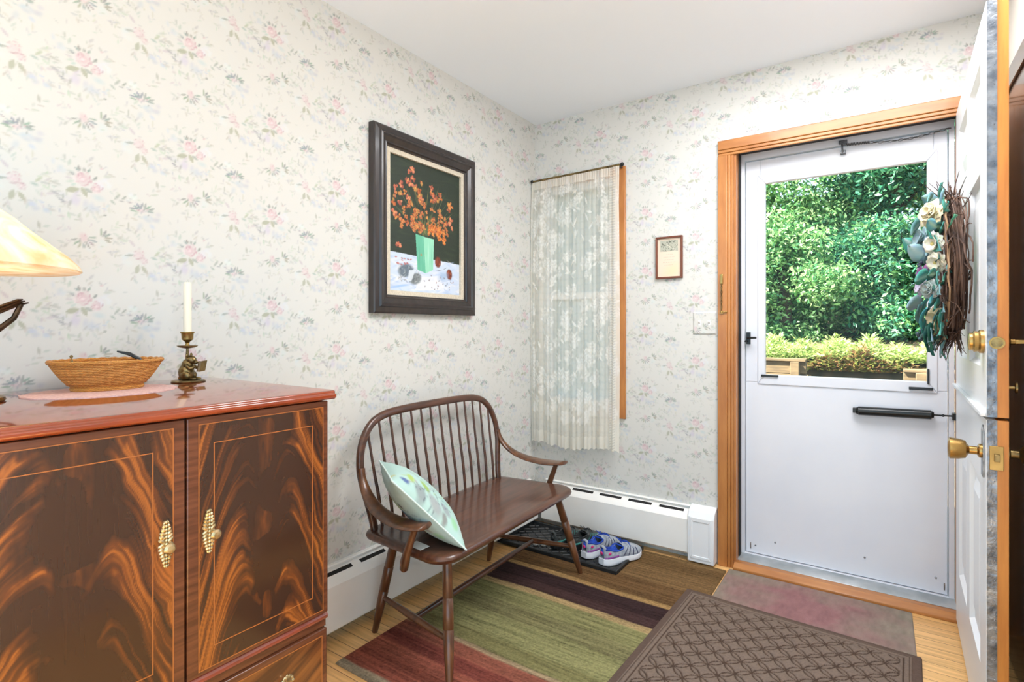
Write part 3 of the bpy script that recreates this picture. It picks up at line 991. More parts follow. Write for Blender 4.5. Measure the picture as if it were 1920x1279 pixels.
# ------------------------------------------------------------------ switch plate, door chain, small print
sw = thing('light_switch', 'double light switch whose plate is covered in the same wallpaper, beside the door', 'light switch', (1.02, 0, 1.21))
n1, n2 = 40, 40
us, vs = np.linspace(0.962, 1.078, n1), np.linspace(1.154, 1.270, n2)
U, V2 = np.meshgrid(us, vs, indexing='ij')
ed = np.minimum(np.minimum(U - 0.962, 1.078 - U), np.minimum(V2 - 1.154, 1.270 - V2))
Yp = -0.0055 * np.clip(ed / 0.004, 0, 1) - 0.0004
np_mesh('plate', np.stack([U, Yp, V2], -1).reshape(-1, 3), grid_faces(n1, n2, flip=True), M['wallpaper'], sw, WT.sample(U + 0.106, V2 + 1.54).reshape(-1, 3), world=True)
for x in (0.996, 1.044):
    MB().box(x - 0.006, x + 0.006, -0.007, -0.004, 1.200, 1.226).build('toggle_slot', M['white_enamel'], sw, world=True)
    MB().prism([(-0.005, 1.206), (-0.005, 1.216), (-0.018, 1.224), (-0.018, 1.218)], 'x', x - 0.004, x + 0.004).build('toggle', M['heater'], sw, bevel=0.001, world=True)
    MB().ell((x, -0.006, 1.186), (0.003, 0.0015, 0.003), seg=8).build('screw', M['steel'], sw, world=True)

ch_ = thing('door_chain', 'brass security chain hanging on the left door casing', 'door chain', (1.108, -0.02, 1.36))
MB().box(1.101, 1.115, -0.027, -0.02, 1.405, 1.455).build('mounting_plate', M['brass'], ch_, bevel=0.002, world=True)
for k in range(11):
    z = 1.402 - k * 0.012
    mb = MB()
    ring = [(0.0042 * math.cos(q), 0.008 * math.sin(q)) for q in np.linspace(0, 2 * PI, 9)[:-1]]
    mb.tube([((1.108 + a, -0.026, z + b) if k % 2 else (1.108, -0.026 + a, z + b)) for a, b in ring], 0.0015, seg=5, loop=True)
    mb.build('chain_link', M['old_brass'], ch_, world=True)
MB().box(1.100, 1.117, -0.026, -0.02, 1.258, 1.272).tube([(1.108, -0.026, 1.272), (1.108, -0.028, 1.262)], 0.005).tube([(1.112, -0.026, 1.265), (1.135, -0.024, 1.266)], 0.003).build('end_bolt', M['brass'], ch_, world=True)

sp_ = thing('framed_print', 'small brown framed card with a landscape sketch and verse, left of the door', 'picture frame', (0.84, 0, 1.448))
MB().frame((0.768, 0.911, 1.448, 1.671), (0.778, 0.901, 1.458, 1.661), 'y', -0.016, 0).build('frame', mat('cherry_frame', (112, 62, 42), 0.35), sp_, bevel=0.002, world=True)
CV = Canvas(0.123, 0.203, 0.001, (226, 206, 186))
CV.shape(0.075, 0.03, 0.07, 0.05, 0.5, (240, 206, 160), 0.6, 0.9)
random.seed(3)
CV.poly([(0.014, 0.135), (0.108, 0.135), (0.108, 0.192), (0.014, 0.192)], (176, 176, 160))
for k in range(60):
    CV.shape(random.uniform(0.016, 0.106), random.uniform(0.137, 0.19), random.uniform(0.002, 0.008), random.uniform(0.001, 0.005), random.uniform(0, 3), random.choice([(70, 76, 66), (110, 112, 96), (214, 208, 190), (60, 62, 56)]), 0.8, 0.5)
for k, (a, b) in enumerate(((0.045, 0.075), (0.03, 0.09), (0.034, 0.086), (0.028, 0.092), (0.036, 0.08))):
    y = 0.118 - k * 0.014
    x = a
    while x < b:
        w = random.uniform(0.003, 0.008)
        CV.line([(x, y), (x + w, y)], 0.0013, (150, 130, 116), 0.8)
        x += w + 0.003
n1, n2 = 90, 150
U, V2 = np.meshgrid(np.linspace(0, 0.123, n1), np.linspace(0, 0.203, n2), indexing='ij')
np_mesh('print', np.stack([0.778 + U, 0 * U - 0.006, 1.458 + V2], -1).reshape(-1, 3), grid_faces(n1, n2, flip=True), M['print'], sp_, CV.sample(U, V2).reshape(-1, 3), world=True)

# ------------------------------------------------------------------ oil painting
pic = thing('framed_painting', 'oil painting of orange flowers in a jade vase, in a wide dark frame', 'painting', (0, -0.965, 1.25))
PY0, PY1, PZ0, PZ1 = -1.308, -0.633, 1.250, 2.047
prof = [(0.0, 0.0), (0.0, 0.030), (0.006, 0.034), (0.026, 0.036), (0.032, 0.044), (0.040, 0.046), (0.046, 0.040), (0.064, 0.032), (0.070, 0.033), (0.074, 0.026), (0.080, 0.024), (0.080, 0.0)]
rings = []
for o_, h_ in prof:
    rings.append([(h_, PY0 + o_, PZ0 + o_), (h_, PY1 - o_, PZ0 + o_), (h_, PY1 - o_, PZ1 - o_), (h_, PY0 + o_, PZ1 - o_)])
MB().loft(rings, caps=False).build('frame', M['dark_frame'], pic, smooth=0, world=True)
MB().frame((PY0 + 0.078, PY1 - 0.078, PZ0 + 0.078, PZ1 - 0.078), (PY0 + 0.101, PY1 - 0.101, PZ0 + 0.101, PZ1 - 0.101), 'x', 0.006, 0.020).build('liner', M['linen'], pic, world=True)
PW, PH = (PY1 - PY0) - 0.2, (PZ1 - PZ0) - 0.2
CV = Canvas(PW, PH, 0.0012, (36, 48, 36))
random.seed(12)
for k in range(160):
    CV.shape(random.uniform(0, PW), random.uniform(0.15, PH), random.uniform(0.02, 0.07), random.uniform(0.004, 0.010), random.uniform(-0.3, 0.3), random.choice([(30, 44, 32), (44, 60, 42), (28, 36, 30), (52, 66, 44)]), 0.5, 0.8)
CV.poly([(0, 0), (PW, 0), (PW, 0.155), (0, 0.172)], (196, 208, 226))
for k in range(140):
    y = random.uniform(0.0, 0.16)
    CV.shape(random.uniform(0, PW), y, random.uniform(0.015, 0.05), random.uniform(0.003, 0.010), random.uniform(-0.5, 0.5), random.choice([(170, 190, 222), (214, 220, 230), (232, 232, 234), (150, 176, 214), (226, 224, 226)]), 0.5, 0.8)
CV.poly([(0.16, 0.01), (0.36, 0.02), (0.33, 0.09), (0.20, 0.07)], (232, 230, 232), 0.6)
for k in range(5):
    CV.shape(0.03 + 0.02 * k, 0.015 + 0.004 * k, 0.05, 0.006, 0.1, (146, 180, 224), 0.6, 0.8)
# grey shell and its twin
CV.shape(0.105, 0.095, 0.055, 0.034, 0.2, (92, 106, 118), 0.95, 0.3)
CV.shape(0.165, 0.062, 0.045, 0.030, 0.3, (120, 126, 126), 0.95, 0.3)
for k in range(70):
    CV.shape(random.uniform(0.06, 0.2), random.uniform(0.045, 0.118), 0.010, 0.003, random.uniform(0, 3), random.choice([(60, 74, 88), (150, 160, 164), (84, 92, 94), (190, 194, 192)]), 0.5, 0.5)
CV.poly([(0.115, 0.045), (0.140, 0.05), (0.165, 0.102), (0.125, 0.098)], (206, 214, 222), 0.9)
# jade vase
CV.poly([(0.178, 0.105), (0.232, 0.092), (0.218, 0.262), (0.166, 0.268)], (98, 178, 148))
CV.poly([(0.232, 0.092), (0.282, 0.112), (0.288, 0.258), (0.218, 0.262)], (146, 210, 180))
CV.shape(0.250, 0.18, 0.006, 0.075, 0, (186, 228, 206), 0.7, 0.8)
CV.shape(0.188, 0.17, 0.010, 0.075, 0, (76, 150, 126), 0.6, 0.9)
CV.shape(0.272, 0.17, 0.008, 0.075, 0, (110, 186, 156), 0.6, 0.9)
for k in range(12):
    CV.shape(random.uniform(0.18, 0.28), random.uniform(0.11, 0.25), 0.004, 0.03, 0, random.choice([(120, 196, 168), (160, 216, 190)]), 0.4, 0.9)
CV.shape(0.202, 0.175, 0.008, 0.008, 0, (166, 120, 70), 0.7, 0.5)
# stems
for k in range(46):
    a = random.uniform(0.35, 2.75)
    L = random.uniform(0.10, 0.30)
    x, y = 0.225 + random.uniform(-0.03, 0.03), 0.262
    pts = [(x, y), (x + L * 0.5 * math.cos(a), y + L * 0.5 * math.sin(a)), (x + L * 0.95 * math.cos(a * 0.97 + 0.04), y + L * math.sin(a))]
    CV.line(pts, 0.0018, random.choice([(104, 120, 74), (86, 102, 62), (140, 132, 70), (66, 88, 60)]), 0.8)


def bloom(x, y, r, pal):
    for q in range(6):
        a = random.uniform(0, 6.28)
        CV.shape(x + 0.55 * r * math.cos(a), y + 0.55 * r * math.sin(a), r * 0.62, r * 0.42, a, random.choice(pal), 0.9, 0.35)
    CV.shape(x, y, r * 0.35, r * 0.3, 0, random.choice([(96, 46, 24), (216, 160, 84)]), 0.9, 0.4)


PAL = [(190, 100, 50), (168, 84, 46), (208, 140, 74), (146, 74, 48), (204, 124, 66), (182, 108, 76), (176, 132, 70)]
PAL2 = [(206, 116, 88), (190, 100, 74), (214, 136, 100), (160, 80, 62)]
for x, y in ((0.135, 0.49), (0.15, 0.515), (0.165, 0.478), (0.19, 0.47), (0.19, 0.45), (0.205, 0.43), (0.20, 0.505), (0.115, 0.50), (0.08, 0.475), (0.045, 0.455), (0.04, 0.425), (0.075, 0.43), (0.10, 0.445), (0.035, 0.39), (0.07, 0.395), (0.12, 0.425), (0.035, 0.345), (0.05, 0.325), (0.11, 0.31), (0.27, 0.50), (0.275, 0.475), (0.29, 0.46), (0.295, 0.445), (0.33, 0.48), (0.34, 0.465), (0.275, 0.435), (0.315, 0.455), (0.40, 0.445), (0.415, 0.435), (0.395, 0.42), (0.41, 0.365), (0.395, 0.355), (0.42, 0.33), (0.37, 0.34), (0.06, 0.20), (0.13, 0.54), (0.145, 0.555)):
    bloom(x, y, random.uniform(0.012, 0.018), PAL2 if random.random() < 0.55 else PAL)
for k in range(130):
    a = random.uniform(0.1, 3.05)
    L = 0.02 + 0.15 * random.random() ** 0.8
    bloom(0.222 + L * 1.05 * math.cos(a), 0.272 + L * math.sin(a) * 0.95, random.uniform(0.007, 0.013), PAL)
for k in range(34):
    t = random.random()
    bloom(0.26 + 0.11 * t, 0.30 - 0.055 * t * random.uniform(0.1, 1.2) + random.uniform(-0.012, 0.03), random.uniform(0.008, 0.012), [(208, 112, 44), (190, 92, 36), (218, 140, 66)])
# pomegranates, scattered seeds and petals
for x, y in ((0.316, 0.152), (0.398, 0.100)):
    CV.shape(x, y, 0.024, 0.029, 0.1, (112, 46, 28), 1, 0.25)
    CV.shape(x - 0.006, y + 0.006, 0.014, 0.017, 0.1, (150, 72, 44), 0.7, 0.8)
    for k in range(12):
        CV.shape(x + random.uniform(-0.016, 0.016), y + random.uniform(-0.02, 0.02), 0.006, 0.0025, random.uniform(0, 3), random.choice([(84, 32, 22), (176, 96, 60)]), 0.6, 0.5)
CV.shape(0.352, 0.085, 0.05, 0.028, 0.3, (150, 176, 208), 0.7, 0.6)
CV.line([(0.30, 0.11), (0.35, 0.118), (0.385, 0.135)], 0.0016, (70, 74, 84), 0.9)
for k in range(30):
    CV.shape(random.uniform(0.21, 0.43), random.uniform(0.02, 0.085), 0.006, 0.003, random.uniform(0, 3), random.choice([(96, 70, 70), (70, 70, 84), (150, 100, 90), (240, 240, 240)]), 0.8, 0.4)
for k in range(14):
    CV.shape(random.uniform(0.045, 0.15), random.uniform(0.118, 0.150), 0.009, 0.004, random.uniform(-0.5, 0.5), random.choice([(176, 96, 90), (150, 80, 84), (196, 130, 120)]), 0.85, 0.4)
n1, n2 = int(PW / 0.0016), int(PH / 0.0016)
U, V2 = np.meshgrid(np.linspace(0, PW, n1), np.linspace(0, PH, n2), indexing='ij')
np_mesh('canvas', np.stack([0 * U + 0.008, PY0 + 0.1 + U, PZ0 + 0.1 + V2], -1).reshape(-1, 3), grid_faces(n1, n2), M['paint'], pic, CV.sample(U, V2).reshape(-1, 3), world=True)

# ------------------------------------------------------------------ mahogany cabinet
CY0, CY1 = -2.655, -1.958
cab = thing('mahogany_cabinet', 'mahogany cabinet with flame veneer doors against the left wall', 'cabinet', (0.32, -2.3, 0))
FX = 0.606
MB().box(0.004, FX, CY0 + 0.014, CY1 - 0.014, 0.07, 1.010).build('carcass', M['mahog'], cab, bevel=0.003, world=True)
tp = MB().prism([(0.002, 1.010), (0.634, 1.010), (0.640, 1.014), (0.640, 1.022), (0.635, 1.024), (0.634, 1.030), (0.628, 1.032), (0.002, 1.032)], 'y', CY0 - 0.004, CY1 + 0.002)
tp.build('top', M['mahog_top'], cab, bevel=0.002, world=True)
MB().prism([(0.58, 0.462), (FX + 0.012, 0.462), (FX + 0.014, 0.470), (FX + 0.008, 0.478), (0.58, 0.478)], 'y', CY0 + 0.01, CY1 - 0.008).build('waist_moulding', M['mahog_red'], cab, bevel=0.001, world=True)
MB().box(0.58, FX + 0.006, CY0 + 0.012, CY1 - 0.010, 0.442, 0.462).build('waist_band', M['mahog'], cab, world=True)
MB().box(0.02, FX - 0.03, CY0 + 0.03, CY1 - 0.03, 0.0, 0.07).build('plinth', M['mahog_red'], cab, world=True)


def flame(w, h, seed, cx=0.5):
    """mirrored plume figure of crotch mahogany, returns linear colours on an n x m grid"""
    n, m_ = int(w / 0.0021), int(h / 0.0021)
    x, z = np.meshgrid(np.linspace(0, w, n), np.linspace(0, h, m_), indexing='ij')
    wob = 0.018 * (fbm(x * 9, z * 9, seed + 3) - 0.5) * 2
    s = np.abs(x - w * cx + wob) / (w * 0.5)
    sg = np.where(x < w * cx, 0.0, 7.3)
    q = z + 0.34 * np.clip(s - 0.30, 0, 2) ** 1.35 + 0.30 * np.clip(0.30 - s, 0, 1) ** 1.5 + wob * 0.8 + 0.02 * np.sin(x * 40 + seed)
    big = vnoise(q * 15 + sg, s * 1.5 + sg, seed)
    mid = vnoise(q * 52 + sg, s * 1.6 + sg, seed + 1)
    fine = fbm(q * 150, s * 3 + sg, seed + 2, 3)
    rag = fbm(x * 70, z * 34, seed + 4, 3)
    tipfade = np.clip((s - 0.10 - 0.40 * vnoise(q * 21 + sg, 0 * s, seed + 6)) / 0.16 + (rag - 0.5) * 1.6, 0, 1)
    f = 0.50 * big + 0.36 * mid + 0.24 * fine
    f = f + 0.16 * np.clip(s - 0.40, 0, 1) + 0.12 * np.clip(0.35 - z / h, 0, 1)
    plume = np.clip(1 - np.abs(s) / 0.16, 0, 1) * (vnoise(z * 15, x * 34, seed + 8) > 0.60) * np.clip(fbm(x * 190, z * 30, seed + 9) * 1.6 - 0.3, 0, 1)
    t = np.clip((f - 0.51) / 0.24, 0, 1) * (0.55 + 0.45 * np.clip((fine - 0.3) * 2.2, 0, 1)) * tipfade
    t = np.clip(t + 0.55 * plume, 0, 1)
    dk, md, lt = lin((56, 33, 22)), lin((100, 54, 24)), lin((160, 92, 36))
    c = np.where(t[..., None] < 0.5, dk + (md - dk) * t[..., None] * 2, md + (lt - md) * (t[..., None] * 2 - 1))
    c = c * (0.92 + 0.16 * fbm(x * 300, z * 14, seed + 5, 2))[..., None]
    return x, z, c


def veneer(name, parent, y0, y1, z0, z1, xx, seed, cx=0.5):
    x, z, c = flame(y1 - y0, z1 - z0, seed, cx)
    P = np.stack([0 * x + xx, y0 + x, z0 + z], -1).reshape(-1, 3)
    return np_mesh(name, P, grid_faces(*x.shape), M['veneer'], parent, c.reshape(-1, 3), world=True)


def inlay(parent, y0, y1, z0, z1, x0, x1, w=0.0018):
    return MB().frame((y0, y1, z0, z1), (y0 + w, y1 - w, z0 + w, z1 - w), 'x', x0, x1).build('inlay_line', M['inlay'], parent, world=True)


def handle_plate(parent, y, z):
    """leafy cast plate with a small bail knob"""
    mb = MB()
    hs = 0.046
    for k in range(-6, 7):
        zz = z + k * hs / 6.6
        w = 0.0115 * (1 - (abs(k) / 7.2) ** 1.6) + 0.002
        for sgn in (-1, 1):
            mb.ell((FX + 0.022, y + sgn * w * 0.55, zz), (0.004, w * 0.55, 0.0042), seg=8, rot=Matrix.Rotation(sgn * (0.6 if k > 0 else -0.6), 3, 'X').to_quaternion())
        mb.ell((FX + 0.023, y, zz), (0.0042, 0.0035, 0.0042), seg=8)
    return mb.build('handle_plate', M['silver_brass'], parent, world=True)


def cab_door(y0, y1, hy, seed):
    d = MB().box(FX, FX + 0.018, y0, y1, 0.481, 1.006).build('door', M['mahog'], cab, bevel=0.002, world=True)
    ya, yb, za, zb = y0 + 0.021, y1 - 0.015, 0.490, 0.992
    if hy < (y0 + y1) / 2:
        ya, yb = y0 + 0.021, y1 - 0.014
    else:
        ya, yb = y0 + 0.014, y1 - 0.021
    veneer('veneer_panel', d, ya, yb, za, zb, FX + 0.0186, seed)
    inlay(d, ya, yb, za, zb, FX + 0.0178, FX + 0.0192)
    cy = (ya + yb) / 2
    inlay(d, cy - 0.117, cy + 0.117, 0.531, 0.951, FX + 0.0184, FX + 0.0194)
    h = handle_plate(d, hy, 0.772)
    MB().lathe([(0.004, 0), (0.004, 0.012), (0.009, 0.016), (0.0105, 0.022), (0.007, 0.027), (0, 0.028)], M=Matrix.Translation((FX + 0.022, hy + (0.004 if hy > -2.3 else -0.002), 0.768)) @ Matrix.Rotation(PI / 2, 4, 'Y'), seg=14).build('pull', M['silver_brass'], d, world=True)
    return d


cab_door(-2.299, CY1 - 0.012, -2.259, 21)
cab_door(CY0 + 0.012, -2.303, -2.339, 47)


def drawer(z0, z1, seed):
    y0, y1 = CY0 + 0.012, CY1 - 0.012
    d = MB().box(FX, FX + 0.014, y0, y1, z0, z1).build('drawer', M['mahog'], cab, bevel=0.002, world=True)
    x, z = np.meshgrid(np.linspace(0, y1 - y0 - 0.03, 300), np.linspace(0, z1 - z0 - 0.03, 80), indexing='ij')
    s = np.abs(x - 0.32) / 0.32
    q = z - 0.10 * s ** 2 + 0.02 * (fbm(x * 8, z * 8, seed) - 0.5)
    t = np.clip((0.6 * vnoise(q * 60, s * 2, seed + 1) + 0.4 * fbm(q * 160, s * 4, seed + 2) - 0.3) * 1.9, 0, 1)
    dk, lt = lin((74, 40, 20)), lin((142, 84, 38))
    c = dk + (lt - dk) * t[..., None]
    np_mesh('veneer_panel', np.stack([0 * x + FX + 0.0146, y0 + 0.015 + x, z0 + 0.015 + z], -1).reshape(-1, 3), grid_faces(300, 80), M['veneer'], d, c.reshape(-1, 3), world=True)
    inlay(d, y0 + 0.014, y1 - 0.014, z0 + 0.014, z1 - 0.014, FX + 0.0138, FX + 0.0152)
    for y in (-2.080, -2.50):
        zc = (z0 + z1) / 2 + 0.012
        k = MB().ell((FX + 0.016, y, zc), (0.004, 0.017, 0.017), seg=14)
        for q in range(10):
            a = q * 2 * PI / 10
            k.ell((FX + 0.018, y + 0.014 * math.cos(a), zc + 0.014 * math.sin(a)), (0.003, 0.004, 0.004), seg=8)
        k.build('knob_plate', M['silver_brass'], d, world=True)
        MB().lathe([(0.006, 0), (0.006, 0.012), (0.012, 0.017), (0.014, 0.024), (0.009, 0.030), (0, 0.031)], M=Matrix.Translation((FX + 0.018, y, zc - 0.008)) @ Matrix.Rotation(PI / 2, 4, 'Y'), seg=14).build('knob', M['silver_brass'], d, world=True)
        MB().lathe([(0.006, 0), (0.0075, 0.006), (0.007, 0.016), (0.004, 0.02), (0, 0.021)], c=(FX + 0.036, y - 0.002, zc - 0.040), seg=10).build('drop_pull', M['silver_brass'], d, world=True)
    return d


drawer(0.262, 0.440, 60)
drawer(0.078, 0.256, 70)

# ------------------------------------------------------------------ things on the cabinet
TZ = 1.032
# doily
mb = MB()
n = 96
rim, inn = [], []
for k in range(n):
    a = 2 * PI * k / n
    s = 1 + 0.035 * abs(math.sin(a * 9))
    rim.append((0.205 + 0.130 * s * math.cos(a), -2.300 + 0.150 * s * math.sin(a)))
mb.prism(rim, 'z', TZ, TZ + 0.0025)
tag(mb.build('doily', M['doily'], smooth=0), 'flat pink scalloped doily under the wicker basket', 'doily')

bk = thing('wicker_basket', 'oval honey brown wicker basket sitting on the pink doily', 'basket', (0.160, -2.276, TZ + 0.0025))
m, nt, b = new_mat('woven_wicker')
tc = nt.nodes.new('ShaderNodeTexCoord')
wv = nt.nodes.new('ShaderNodeTexWave')
wv.bands_direction = 'Z'
wv.inputs['Scale'].default_value = 80
wv.inputs['Distortion'].default_value = 3
wv.inputs['Detail'].default_value = 2
wv.inputs['Detail Scale'].default_value = 3
nt.links.new(tc.outputs['Object'], wv.inputs[0])
rp = nt.nodes.new('ShaderNodeValToRGB')
rp.color_ramp.elements[0].color = rgba((182, 112, 42))
rp.color_ramp.elements[1].color = rgba((222, 158, 76))
nt.links.new(wv.outputs[0], rp.inputs[0])
nt.links.new(rp.outputs[0], b.inputs['Base Color'])
bp = nt.nodes.new('ShaderNodeBump')
bp.inputs['Strength'].default_value = 0.7
bp.inputs['Distance'].default_value = 0.003
nt.links.new(wv.outputs[0], bp.inputs['Height'])
nt.links.new(bp.outputs[0], b.inputs['Normal'])
b.inputs['Roughness'].default_value = 0.5
M['wicker'] = m
rings = []
NS = 144
for (rx, ry, z, ox) in ((0.02, 0.02, 0.004, 0), (0.058, 0.070, 0.004, 0), (0.062, 0.075, 0.000, 0), (0.064, 0.077, 0.005, 0), (0.062, 0.075, 0.009, 0), (0.072, 0.088, 0.022, 1), (0.084, 0.102, 0.042, 1), (0.092, 0.113, 0.060, 1), (0.096, 0.118, 0.069, 0),
                         (0.092, 0.114, 0.069, 0), (0.087, 0.108, 0.056, 0), (0.078, 0.096, 0.036, 0), (0.066, 0.082, 0.013, 0), (0.02, 0.02, 0.011, 0)):
    rg = []
    for k in range(NS):
        a = 2 * PI * k / NS
        rib = 0.0012 * ox * (1 if (k // 2) % 2 else -1)
        rg.append(((rx + rib) * math.cos(a), (ry + rib) * math.sin(a), z))
    rings.append(rg)
MB().loft(rings).build('bowl', m, bk, smooth=60)
pts = [(0.0945 * math.cos(a), 0.1165 * math.sin(a), 0.070 + 0.0012 * math.sin(a * 30)) for a in np.linspace(0, 2 * PI, 97)[:-1]]
MB().tube(pts, 0.0045, seg=8, loop=True).build('rim', m, bk)
pen = thing('letter_opener', 'dark curved handle sticking out of the wicker basket', 'letter opener', (0.136, -2.188, 1.072))
MB().tube([(0.136, -2.188, 1.075), (0.131, -2.196, 1.104), (0.125, -2.216, 1.118), (0.118, -2.243, 1.126)], [0.004, 0.0055, 0.005, 0.002], seg=8, flat=0.6).build('handle', M['black_metal'], pen, world=True)
kr = thing('key', 'small dark key tip showing above the left rim of the basket', 'key', (0.15, -2.375, 1.08))
MB().tube([(0.15, -2.335, 1.06), (0.134, -2.342, 1.108), (0.131, -2.342, 1.117)], [0.002, 0.0022, 0.001], seg=6).build('shaft', M['old_brass'], kr, world=True)
MB().ell((0.131, -2.342, 1.117), (0.002, 0.004, 0.004), seg=8).build('tip', M['old_brass'], kr, world=True)

# candlestick: a brass mouse reading a book
CX_, CY_ = 0.128, -2.072
cs = thing('candlestick', 'antique brass candlestick shaped as a seated mouse reading a book', 'candlestick', (CX_, CY_, TZ), math.radians(35))
MB().lathe([(0.0, 0), (0.042, 0.0), (0.044, 0.003), (0.041, 0.006), (0.036, 0.007), (0, 0.007)], seg=32).build('base', M['old_brass'], cs)
mo = MB()
mo.ell((-0.006, 0, 0.028), (0.021, 0.020, 0.026), seg=16)           # haunch and belly
mo.ell((-0.002, 0, 0.048), (0.016, 0.016, 0.020), seg=16)           # chest
mo.ell((0.008, 0, 0.064), (0.015, 0.0125, 0.0125), seg=16, rot=Matrix.Rotation(0.5, 3, 'Y').to_quaternion())   # head
mo.ell((0.020, 0, 0.057), (0.008, 0.006, 0.006), seg=12)            # muzzle
mo.ell((0.0275, 0, 0.0555), (0.0022, 0.0022, 0.002), seg=8)
for s in (-1, 1):
    mo.ell((0.002, s * 0.010, 0.077), (0.003, 0.006, 0.007), seg=10)    # ears
    mo.ell((0.000, s * 0.016, 0.020), (0.015, 0.008, 0.013), seg=12)    # thighs
    mo.ell((0.018, s * 0.013, 0.0105), (0.012, 0.0055, 0.004), seg=10)  # feet
    mo.tube([(0.002, s * 0.014, 0.050), (0.014, s * 0.017, 0.040), (0.026, s * 0.012, 0.044)], [0.0055, 0.0045, 0.0035], seg=8)   # arms
    mo.ell((0.0165, s * 0.008, 0.066), (0.002, 0.0018, 0.002), seg=8)
mo.tube([(-0.024, 0.0, 0.014), (-0.032, 0.008, 0.010), (-0.028, 0.022, 0.0095), (-0.012, 0.032, 0.0095)], [0.004, 0.003, 0.0025, 0.0015], seg=8)
mo.build('mouse_figure', M['old_brass'], cs, smooth=180)
bo = MB()
for s in (-1, 1):
    bo.add([(0.029, 0, 0.030), (0.034, s * 0.020, 0.032), (0.040, s * 0.020, 0.062), (0.035, 0, 0.060), (0.0315, 0, 0.0295), (0.0365, s * 0.020, 0.0315), (0.0425, s * 0.020, 0.0615), (0.0375, 0, 0.0595)],
           [(0, 1, 2, 3), (7, 6, 5, 4), (0, 4, 5, 1), (1, 5, 6, 2), (2, 6, 7, 3), (3, 7, 4, 0)])
bo.build('book', M['old_brass'], cs, smooth=0)
MB().lathe([(0.006, 0.064), (0.0045, 0.078), (0.0035, 0.092), (0.0035, 0.098)], c=(-0.003, 0, 0), seg=12).build('stem', M['old_brass'], cs)
MB().lathe([(0.004, 0.096), (0.022, 0.100), (0.026, 0.103), (0.0265, 0.105), (0.021, 0.103), (0.005, 0.102)], c=(-0.003, 0, 0), seg=28).build('drip_pan', M['old_brass'], cs)
MB().lathe([(0.005, 0.101), (0.006, 0.106), (0.0045, 0.111), (0.007, 0.116), (0.0145, 0.122), (0.0155, 0.138), (0.018, 0.142), (0.018, 0.144), (0.0125, 0.143), (0.011, 0.124), (0.0, 0.122)], c=(-0.003, 0, 0), seg=28).build('candle_cup', mat('warm_brass', (176, 146, 88), 0.3, 0.9, var=(30, (128, 102, 58))), cs)
rx, ry = CX_ - 0.003 * math.cos(math.radians(35)), CY_ - 0.003 * math.sin(math.radians(35))
ca = thing('candle', 'straight ivory candle standing in the brass mouse candlestick', 'candle', (rx, ry, TZ + 0.125))
MB().lathe([(0.0100, 0), (0.0104, 0.03), (0.0102, 0.156), (0.0092, 0.160), (0.004, 0.158), (0, 0.158)], seg=24).build('wax', M['wax'], ca)
MB().tube([(0, 0, 0.156), (0.0005, 0, 0.163)], 0.0008, seg=6).build('wick', M['paper'], ca)

# table lamp at the left edge
LX, LY = 0.215, -2.545
lp = thing('table_lamp', 'lit table lamp with cream glass bell shade at the cabinet end', 'lamp', (LX, LY, TZ))
MB().lathe([(0, 0), (0.062, 0), (0.066, 0.004), (0.064, 0.010), (0.056, 0.014), (0.050, 0.022), (0.030, 0.028), (0.016, 0.040), (0.012, 0.060), (0.015, 0.075), (0.010, 0.090), (0.0085, 0.20), (0.012, 0.215), (0.0085, 0.225), (0.0085, 0.33), (0.016, 0.34), (0.016, 0.375), (0, 0.376)], seg=32).build('base', M['old_brass'], lp)
wing = MB()
for dz, c0 in ((0.0, 0.0), (0.010, 0.006), (0.020, 0.010)):
    wing.tube([(0.004, 0.012, 0.165 + dz * 0.4), (0.003, 0.05, 0.185 + dz * 0.6), (0.0 + c0 * 0.2, 0.085, 0.205 + dz * 0.5), (0.0, 0.103 - c0, 0.210 + dz * 0.35)], [0.004, 0.007, 0.007, 0.003], seg=8, flat=0.5)
wing.tube([(0.003, 0.090, 0.206), (0.004, 0.078, 0.176), (0.004, 0.050, 0.148), (0.003, 0.012, 0.128)], [0.005, 0.0055, 0.006, 0.007], seg=8, flat=0.7)
wing.build('leaf_ornament', mat('dark_bronze', (92, 72, 54), 0.35, 0.85, var=(40, (56, 44, 34))), lp)
m = bpy.data.materials.new('alabaster_glass')
m.use_nodes = True
nt = m.node_tree
b = nt.nodes['Principled BSDF']
tc = nt.nodes.new('ShaderNodeTexCoord')
nz = nt.nodes.new('ShaderNodeTexNoise')
nz.inputs['Scale'].default_value = 7
nz.inputs['Detail'].default_value = 3
nz.inputs['Distortion'].default_value = 2.5
nt.links.new(tc.outputs['Object'], nz.inputs[0])
rp = nt.nodes.new('ShaderNodeValToRGB')
rp.color_ramp.elements[0].color = rgba((252, 247, 234))
rp.color_ramp.elements[0].position = 0.38
rp.color_ramp.elements[1].color = rgba((238, 214, 172))
rp.color_ramp.elements[1].position = 0.66
nt.links.new(nz.outputs[0], rp.inputs[0])
nt.links.new(rp.outputs[0], b.inputs['Base Color'])
b.inputs['Roughness'].default_value = 0.25
tl = nt.nodes.new('ShaderNodeBsdfTranslucent')
nt.links.new(rp.outputs[0], tl.inputs[0])
mx = nt.nodes.new('ShaderNodeMixShader')
mx.inputs[0].default_value = 0.5
nt.links.new(b.outputs[0], mx.inputs[1])
nt.links.new(tl.outputs[0], mx.inputs[2])
nt.links.new(mx.outputs[0], nt.nodes['Material Output'].inputs[0])
sh = [(0.192, 0.280), (0.188, 0.290), (0.168, 0.312), (0.140, 0.335), (0.108, 0.362), (0.080, 0.388), (0.058, 0.405), (0.040, 0.414), (0.022, 0.418)]
MB().lathe(sh + [(r - 0.004, z - 0.003) for r, z in reversed(sh)], seg=64).build('lamp_shade', m, lp, smooth=60)
